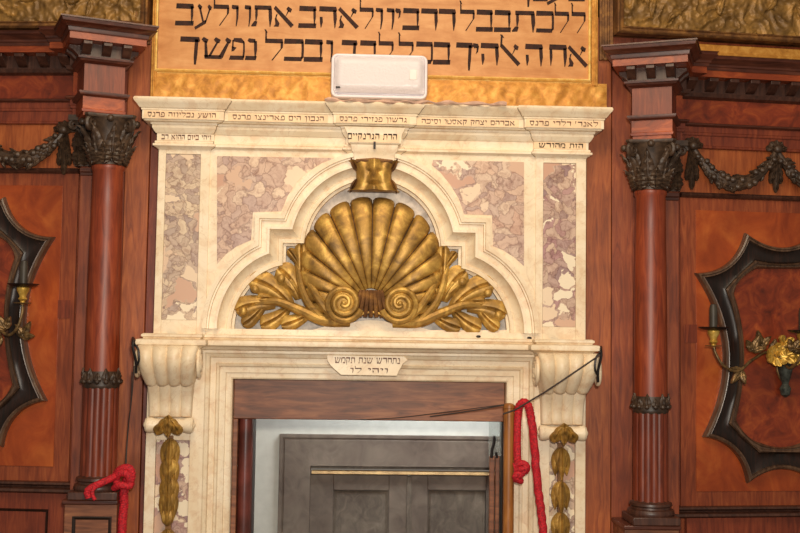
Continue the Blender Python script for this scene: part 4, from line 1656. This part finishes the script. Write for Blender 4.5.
    while (x - far) * sg > .02:
        b = MB(FF)
        zt, z0_ = EZ(52.2, 17), EZ(66, 8)
        h_ = zt - z0_
        d = .02 + 4 * PX
        prf = [(d - .01, zt), (d + .062, zt), (d + .062, zt - h_ * .3), (d + .04, zt - h_ * .55), (d + .024, zt - h_ * .8), (d + .004, z0_), (d - .01, z0_)]
        n_ = len(prf)
        x0, x1 = x - .022, x + .022
        b.add([(x0, a_, b_) for a_, b_ in prf] + [(x1, a_, b_) for a_, b_ in prf], [tuple(range(n_)), tuple(range(n_, 2 * n_))] + [(i, (i + 1) % n_, n_ + (i + 1) % n_, n_ + i) for i in range(n_)])
        b.build('small_bracket', 'wood_dark', ent, bevel=.002)
        x -= sg * step
        n_b += 1
    # ---- garland zone
    gz0, gz1 = LZ_(170), LZ_(124.5)
    gp = thing('garland_panel', 'shallow orange-brown panel behind the ' + WD + ' carved garland', 'wall panel', ((far + xe) / 2, .001, gz0), frame=FF)
    b = MB(FF)
    bx(b, far, xe, .001, .014, gz0, gz1)
    b.build('field', 'wood_orange', gp)
    b = MB(FF)
    pr_ = [(-.012, LZ_(174)), (.004, LZ_(174)), (.012, LZ_(173)), (.018, LZ_(171.5)), (.012, LZ_(170)), (.016, LZ_(169)), (-.012, LZ_(169))]
    pa = [(far, .014), (xe, .014)] if left else [(xe, .014), (far, .014)]
    b.sweep(pa, pr_, plan=True)
    b.build('lower_moulding', 'wood_dark', gp)

    def festoon(ka, kb, vtop, vbot, label, tail_a=True, tail_b=False):
        """from knot u=ka to knot u=kb (left-hand pixels)"""
        t = thing('carved_garland', label, 'garland', (LX((ka + kb) / 2, 150, .03), .014, LZ_(vbot + 8)), 'carved wooden garlands', frame=FF)
        b = MB(FF)
        pts = []
        for i in range(33):
            q = i / 32
            u = ka + (kb - ka) * q
            v = vtop + (vbot - vtop) * (1 - (2 * q - 1) ** 2) ** .9
            pts.append(Vector((LX(u, v, .04), .038, LZ_(v, .04))))
        b.tube(pts, lambda q: .012 + .022 * math.sin(PI * q), 10)
        rnd = random.Random(int(ka * 7 + 100))
        for i in range(2, 31):
            tg = (pts[i + 1] - pts[i - 1]).normalized()
            if i > 16:
                tg = -tg
            sdv = Vector((-tg.z, 0, tg.x))
            thick = .4 + .6 * math.sin(PI * i / 32)
            for k in range(3):
                o_ = rnd.uniform(-1, 1)
                dr = (tg + sdv * o_ * .9 + Vector((0, rnd.uniform(.0, .5), 0))).normalized()
                N = Vector((0, 1, 0)) - dr * dr.y
                b.leaf(pts[i] + sdv * o_ * .018 * thick + Vector((0, .012 * thick, 0)), dr, sdv, N, rnd.uniform(.03, .05) * (.6 + .6 * thick), .024, .010, rnd.uniform(0, .012), 0, 2, 'point', 6, 4, .3, .004)
            if i % 2 == 0:
                b.ball(pts[i] + sdv * rnd.uniform(-.02, .02) + Vector((0, .028 * thick, 0)), .011 + .006 * thick, 8, 6)
        b.build('foliage', 'carved', t)
        for kk, on in ((ka, tail_a), (kb, tail_b)):
            if not on:
                continue
            b = MB(FF)
            x, z = LX(kk, vtop, .04), LZ_(vtop, .04)
            for dr in ((-.9, .4), (.9, .4), (-.5, .9), (.5, .9), (0, 1)):
                b.leaf((x, .03, z - .01), (dr[0], 0, dr[1]), (-dr[1], 0, dr[0]), (0, 1, 0), .055, .036, .022, 0, 0, 2, 'round', 8, 6)
            b.ball((x, .05, z), (.022, .018, .02), 12, 8)
            b.build('bow', 'carved', t)
            b = MB(FF)
            for w_, sx_ in ((0, 0), (.4, -1), (.4, 1)):
                b.leaf((x + sx_ * .006, .02, z - .01), (sx_ * .12, 0, -1), (1, 0, 0), (0, 1, 0), .19 - abs(sx_) * .04, .032, .03, .0, 0, 5, 'round', 12, 6)
            b.build('tail', 'carved', t)
    if left:
        festoon(64, -24, 130, 160, 'dark carved wooden garland beside the left column capital')
    else:
        festoon(62, -22, 122, 158, 'dark carved wooden garland beside the right column capital', True, False)
        festoon(-22, -106, 122, 158, 'dark carved garland cut off by the right edge of the photo', True, False)
    # ---- dado ledge and dado
    dd_ = LZ_(494)
    led = MB(FF)
    zt = LZ_(482, .05)
    rows = [(0, .03), (.002, .045), (.010, .05), (.016, .04), (.020, .03), (.024, .032), (.030, .058), (.040, .062), (.046, .055), (.05, .03), (.05, .0)]
    pa = [(far, .001), (LX(92), .001)] if left else [(LX(92), .001), (far, .001)]
    led.sweep(pa, [(0, zt)] + [(o, zt - q) for q, o in rows], plan=True)
    led.build('dado_rail', 'wood_dark', None, smooth=28, label='dark moulded wooden rail under the ' + WD + ' wall panel', category='rail', group='dado rails')
    da = thing('wainscot', 'lower wooden panelling beneath the ' + WD + ' dado rail', 'panelling', ((far + xe) / 2, .001, 0), frame=FF)
    zt2 = zt - .052
    b = MB(FF)
    bx(b, far, LX(68, 520, .03), .001, .03, 0, zt2)
    b.build('ground', 'wood_red', da)
    b = MB(FF)
    fx = LX(48, 520, .03)
    pzt = LZ_(509, .03)
    pp = [(far + sg * .02, .3), (far + sg * .02, pzt), (fx, pzt), (fx, .3)]
    if not left:
        pp = pp[::-1]
    b.sweep(pp, [(0, .028), (0, .03), (-.003, .038), (-.008, .034), (-.012, .0305)], closed=True)
    b.build('panel_moulding', 'ebony', da)
    # ---- pedestal of the column
    pe = thing('column_pedestal', 'brownish pink panelled pedestal under the ' + WD + ' column', 'pedestal', (ax, .001, 0), 'pedestals under the columns')
    if left:
        p0, p1 = F0.x(67, 510, .2), F0.x(119, 510, .2)
    else:
        p0, p1 = F0.x(622, 525, .2), F0.x(676, 525, .2)
    zp = cz_(497) - .0005
    b = MB()
    b.box(p0, p1, .036, .245, 0, zp - .02)
    bod = b.build('body', 'lintel', pe, bevel=.003)
    b = MB()
    b.box(p0 - .008, p1 + .006, .036, .262, zp - .02, zp)
    b.build('cap', 'wood_mould', pe, bevel=.005)
    zq = zp - (.07 if left else .09)
    b = MB()
    b.sweep([(p0 + .035, .4), (p0 + .035, zq), (p1 - .02, zq), (p1 - .02, .4)], [(0, .244), (0, .25), (-.004, .252), (-.008, .25), (-.014, .2455)], closed=True)
    b.build('panel_moulding', 'ebony', pe)

    # ---- star-shaped frame on the panel
    if left:
        cxp, cyp = -31, 321
    else:
        cxp, cyp = 781, 357
    tips = [(-36, -124), (36, -124), (86, -84), (78, 80), (34, 126), (-34, 126), (-78, 80), (-86, -84)]
    TP = [FF.at(cxp + (a if not left else -a * 1.0), cyp + b_, .03) for a, b_ in (tips if not left else [(-a, b_) for a, b_ in tips])]
    # order clockwise on the picture; build concave arcs between neighbours
    cxw, czw = FF.at(cxp, cyp, .03)
    def star(o):
        ctr = Vector((cxw, czw))
        out, tips_ = [], []
        arcs = []
        for i in range(8):
            a_, b_ = Vector(TP[i]), Vector(TP[(i + 1) % 8])
            ln = (b_ - a_).length
            mid = (a_ + b_) / 2
            inn = Vector(((b_ - a_).y, -(b_ - a_).x)).normalized()
            if inn.dot(ctr - mid) < 0:
                inn = -inn
            sag = ln * (.16 if ln > .5 else .19)
            arcs.append((a_, b_, ln, mid, inn, sag))
        for i in range(8):
            a_, b_, ln, mid, inn, sag = arcs[i]
            p_ = arcs[i - 1]
            t1 = ((b_ - a_) / ln + inn * 4 * sag / ln).normalized()
            t0 = (-(p_[1] - p_[0]) / p_[2] + p_[4] * 4 * p_[5] / p_[2]).normalized()
            bis = (t0 + t1).normalized()
            sn = max(.3, math.sqrt(max(0, 1 - bis.dot(t1) ** 2)))
            tips_.append(a_ + bis * (o / sn))
        for i in range(8):
            a_, b_, ln, mid, inn, sag = arcs[i]
            c, d = tips_[i], tips_[(i + 1) % 8]
            sg2 = (mid + inn * (sag + o) - (c + d) / 2)
            for k in range(14):
                q = k / 14
                out.append(tuple(c + (d - c) * q + sg2 * (4 * q * (1 - q))))
        return out
    sf = thing('star_frame', 'dark moulded star-shaped frame with curved sides on the ' + WD + ' wall panel', 'frame', (cxw, .016, min(z for x, z in TP)), 'star-shaped frames on the side walls', frame=FF)

    def ringm(name, prof_, mt, sm):
        m = MB(FF)
        vs, fs = [], []
        for o, h_ in prof_:
            vs += [(x, h_, z) for x, z in star(o)]
        n = len(vs) // len(prof_)
        for i in range(len(prof_) - 1):
            for j in range(n):
                fs.append((i * n + j, i * n + (j + 1) % n, (i + 1) * n + (j + 1) % n, (i + 1) * n + j))
        m.add(vs, fs)
        m.build(name, mt, sf, smooth=sm)
    ringm('outer_moulding', [(0, .0165), (0, .036), (.004, .050), (.010, .055), (.014, .048), (.016, .048), (.020, .050), (.022, .040)], 'ebony_edge', 30)
    ringm('hollow', [(.020, .018), (.020, .044), (.03, .034), (.05, .029), (.068, .030), (.074, .036), (.078, .018)], 'ebony', 40)
    ringm('inner_moulding', [(.076, .018), (.076, .040), (.080, .048), (.085, .044), (.087, .036), (.091, .036), (.094, .042), (.098, .034), (.100, .018)], 'ebony_edge', 30)
    MB(FF).prism(star(.098), .0165, .021).build('veneer_field', 'burl_dark', sf)
    return FF, (cxw, czw)


fl_, cL_ = side(-1)
fr__, cR_ = side(1)


# ================================================================== GILDED FRIEZE PANELS ABOVE THE SIDE BAYS
def relief(FF, u0, u1, v0, v1, d, label, seed, s):
    x0, x1 = sorted((FF.x(u0, v1, d), FF.x(u1, v1, d)))
    z1, z0 = FF.z((u0 + u1) / 2, v0, d), FF.z((u0 + u1) / 2, v1, d)
    t = thing('gilded_relief', label, 'carved panel', ((x0 + x1) / 2, .001, z0), 'gilded carved panels above the side cornices', frame=FF)
    MB(FF).box(x0, x1, .001, d, z0, z1).build('ground', 'gold_dark', t)
    rnd = random.Random(seed)
    # frame
    pa = [(x0, z1), (x0, z0), (x1, z0), (x1, z1)]
    MB(FF).sweep(pa, [(0, d - .01), (0, d + .05), (.006, d + .056), (.012, d + .05), (.016, d + .036), (.026, d + .034), (.03, d + .04), (.036, d + .036), (.04, d)]).build('frame', 'gold_dark', t, smooth=30)
    # low scrolling foliage, worn and crowded
    b = MB(FF)
    q0, q1, q2, q3 = x0 + .042, x1 - .042, z0 + .042, z1 - .01
    nx, nz = int((q1 - q0) / .006), int((q3 - q2) / .006)
    vs, fs = [], []
    for i in range(nx + 1):
        for j in range(nz + 1):
            x, z = q0 + (q1 - q0) * i / nx, q2 + (q3 - q2) * j / nz
            w_ = Vector((x * 7 + seed, z * 7, 2))
            wx, wz = mnoise.noise(w_) * .05, mnoise.noise(w_ + Vector((9, 4, 1))) * .05
            h_ = 1 - abs(mnoise.noise(Vector(((x + wx) * 17, (z + wz) * 17, seed)))) * 3.2
            h2 = 1 - abs(mnoise.noise(Vector(((x + wx) * 42, (z + wz) * 42, seed + 5)))) * 2.5
            vs.append((x, d + .004 + .014 * max(0, h_) + .006 * max(0, h2), z))
    for i in range(nx):
        for j in range(nz):
            a = i * (nz + 1) + j
            fs.append((a, a + 1, a + nz + 2, a + nz + 1))
    b.add(vs, fs)
    for k in range(int((x1 - x0) / .1)):
        cx, cz2 = rnd.uniform(q0 + .05, q1 - .05), rnd.uniform(q2 + .05, min(q3, q2 + .35))
        g = rnd.uniform(0, 2 * PI)
        b.leaf((cx, d + .012, cz2), (math.cos(g), 0, math.sin(g)), (-math.sin(g), 0, math.cos(g)), (0, 1, 0), .10, .035, .016, .006, rnd.uniform(-1.4, 1.4), 4, 'point', 12, 6)
    b.build('carving', 'gold_relief', t, smooth=60)
    return t


relief(FL, -60, 150, -70, 31, .03, 'dark gilded carved relief above the left cornice', 5, -1)
relief(FR, 614, 850, -70, 42, .03, 'dark gilded carved relief above the right cornice', 9, 1)
# bright gilt rail seen over the right cornice
b = MB(FR)
x0, x1 = FR.x(672, 50, .05), FR.x(850, 50, .05)
z0, z1 = FR.z(750, 62, .05), FR.z(750, 46.5, .05)
b.box(x0, x1, .001, .05, z0 - .04, z1)
b.box(x0, x1, .05, .058, z0 + .02, z0 + .035)
b.build('gilt_rail', 'gold_bright', None, bevel=.004, label='bright gilt rail between the right cornice and the relief above', category='rail')
# brown stile between the right relief and the inscription panel
b = MB()
x0, x1 = F0.x(599, 30, .04), F0.x(613, 30, .04)
zz0 = F0.z(606, 60, .05)
b.box(x0, x1, .001, .05, zz0, TOPZ - .05)
b.box(x0 + .01, x0 + .02, .05, .062, zz0, TOPZ - .05)
b.box(x0 + .035, x0 + .045, .05, .062, zz0, TOPZ - .05)
b.build('moulded_stile', 'gold_dark', None, bevel=.003, label='brown gilded upright moulding right of the Hebrew inscription panel', category='moulding', group='upright mouldings beside the inscription')
b = MB()
x0, x1 = F0.x(134, 10, .045), F0.x(151, 10, .045)
zz0 = F0.z(145, 44, .05)
b.box(x0, x1, .001, .05, zz0, TOPZ - .05)
b.box(x0 + .01, x0 + .02, .05, .062, zz0, TOPZ - .05)
b.box(x0 + .045, x0 + .055, .05, .062, zz0, TOPZ - .05)
b.build('moulded_stile', 'gold_dark', None, bevel=.003, label='brown gilded upright moulding left of the Hebrew inscription panel', category='moulding', group='upright mouldings beside the inscription')


# ================================================================== SCONCES
def sconce(FF, cu, cv, arms, label, seed):
    def Q(u, v, d):
        x, z = FF.at(u, v, d)
        return (x, d, z)
    t = thing('wall_sconce', label, 'wall sconce', Q(cu, cv + 30, .02), 'brass candle sconces on the star frames', frame=FF)
    rnd = random.Random(seed)
    b = MB(FF)
    x, _, z = Q(cu, cv, .03)
    b.lathe(x, .05, [(.006, z - .16), (.02, z - .15), (.026, z - .12), (.014, z - .10), (.024, z - .07), (.034, z - .03), (.02, z + .0), (.03, z + .04), (.012, z + .09), (.004, z + .12)], 18)
    b.build('stem', 'verdigris', t)
    b = MB(FF)
    b.prism([(x + .04 * math.cos(a / 12 * 2 * PI) * .9, z + .09 * math.sin(a / 12 * 2 * PI)) for a in range(12)], .0215, .034)
    b.build('back_plate', 'tarnish', t, bevel=.004)
    b = MB(FF)
    for k in range(9):
        a = rnd.uniform(-.3, PI + .3)
        r = rnd.uniform(.02, .085)
        c = (x + r * math.cos(a), .07 + rnd.uniform(0, .03), z + .03 + r * .8 * math.sin(a))
        n_ = 5
        for i in range(n_):
            g = 2 * PI * i / n_ + k
            b.leaf(c, (math.cos(g), .3, math.sin(g)), (-math.sin(g), 0, math.cos(g)), (0, 1, 0), .05, .034, .012, .012, 0, 0, 'round', 6, 4, .3, .002)
        b.ball(c, .01, 8, 6)
    b.build('flowers', 'brass', t)
    for arm in arms:
        cu_, cv_ = arm['cup']
        a_ = MB(FF)
        dcp = .17
        pts = cr([Q(*p) for p in arm['path']], 8)
        a_.tube(pts, lambda q: .0065, 8)
        ar = a_.build('arm', 'tarnish', t)
        for p, dr in arm.get('leaves', []):
            lf = MB(FF)
            q0 = Q(*p)
            for k in range(3):
                an = R(dr + (k - 1) * 38)
                lf.leaf(q0, (math.cos(an), .15, math.sin(an)), (-math.sin(an), 0, math.cos(an)), (0, 1, 0), .085 - .02 * abs(k - 1), .032, .012, .012, .5 * (k - 1), 3, 'point', 10, 6, .3, .003)
            lf.build('leaf', 'tarnish', ar)
        cx, _, cz__ = Q(cu_, cv_, dcp)
        cup = MB(FF)
        cup.lathe(cx, dcp, [(.006, cz__ - .055), (.012, cz__ - .05), (.010, cz__ - .04), (.020, cz__ - .030), (.014, cz__ - .022), (.016, cz__ - .012), (.026, cz__ + .006), (.027, cz__ + .018), (.022, cz__ + .022)], 20)
        cp = cup.build('candle_cup', 'brass', ar)
        MB(FF).lathe(cx, dcp, [(.010, cz__ - .052), (.036, cz__ - .050), (.038, cz__ - .046), (.010, cz__ - .047)], 24).build('small_pan', 'tarnish', cp)
        MB(FF).lathe(cx, dcp, [(.02, cz__ + .020), (.05, cz__ + .024), (.068, cz__ + .034), (.066, cz__ + .036), (.05, cz__ + .030), (.012, cz__ + .030)], 24).build('drip_pan', 'iron', cp)
        MB(FF).lathe(cx, dcp, [(.018, cz__ + .028), (.018, cz__ + .11), (.014, cz__ + .135), (.004, cz__ + .138)], 16).build('candle_sleeve', 'candle', cp)


sconce(FR, 783, 362, [
    dict(cup=(713.5, 335), path=[(783, 362, .05), (768, 352, .08), (752, 360, .12), (738, 371, .15), (724, 366, .17), (716, 354, .17), (713.5, 345, .17)], leaves=[((752, 352, .12), 70), ((762, 348, .1), 110), ((742, 370, .14), 225), ((770, 352, .09), 20)]),
    dict(cup=(803, 338), path=[(783, 362, .05), (790, 368, .12), (799, 360, .17), (803, 348, .17)], leaves=[((792, 352, .12), 60)]),
    dict(cup=(852, 335), path=[(783, 362, .05), (798, 352, .08), (814, 360, .12), (828, 371, .15), (842, 366, .17), (850, 354, .17), (852, 345, .17)], leaves=[((814, 352, .12), 110)])],
    'brass candle sconce with flowers hanging in the right star frame', 4)
sconce(FL, -30, 326, [
    dict(cup=(23, 292), path=[(-30, 326, .05), (-18, 318, .08), (-4, 326, .12), (8, 335, .15), (17, 328, .17), (22, 314, .17), (23, 303, .17)], leaves=[((22, 338, .14), 60), ((6, 330, .14), 120), ((2, 336, .12), 200)]),
    dict(cup=(-90, 292), path=[(-30, 326, .05), (-44, 318, .08), (-58, 326, .12), (-72, 335, .15), (-84, 328, .17), (-89, 314, .17), (-90, 303, .17)])],
    'brass candle sconce reaching in at the left edge of the photo', 6)

# ================================================================== LIGHT
w = bpy.data.worlds.new('world')
S.world = w
w.use_nodes = True
w.node_tree.nodes['Background'].inputs[0].default_value = (1.0, .86, .70, 1)
w.node_tree.nodes['Background'].inputs[1].default_value = .2


def area(name, loc, target, size, power, col, sy=None):
    l = bpy.data.lights.new(name, 'AREA')
    l.energy = power
    l.color = col
    l.size = size
    if sy:
        l.shape = 'RECTANGLE'
        l.size_y = sy
    o = bpy.data.objects.new(name, l)
    COL.objects.link(o)
    o.location = loc
    o.rotation_euler = (Vector(target) - Vector(loc)).to_track_quat('-Z', 'Y').to_euler()
    return o


area('camera_flash', (CAM.x + .12, CAM.y - .05, CAM.z + .28), (0, 0, 2.75), .16, 118, (1, .90, .76))
area('ceiling_lamps', (0, -2.6, 5.2), (0, 0, 2.6), 1.8, 76, (1, .80, .56))
area('window_behind', (-.6, -8.5, 1.6), (0, 0, 2.4), 1.4, 30, (.82, .90, 1), 1.8)
area('passage_light', (.3, .55, 2.95), (.1, .8, 1.6), .8, 26, (.95, 1, 1))

S.view_settings.view_transform = 'Standard'
S.view_settings.look = 'None'
S.view_settings.gamma = 1
S.view_settings.use_curve_mapping = False
S.view_settings.exposure = 0
for o in bpy.data.objects:
    if '_o' in o:
        del o['_o']
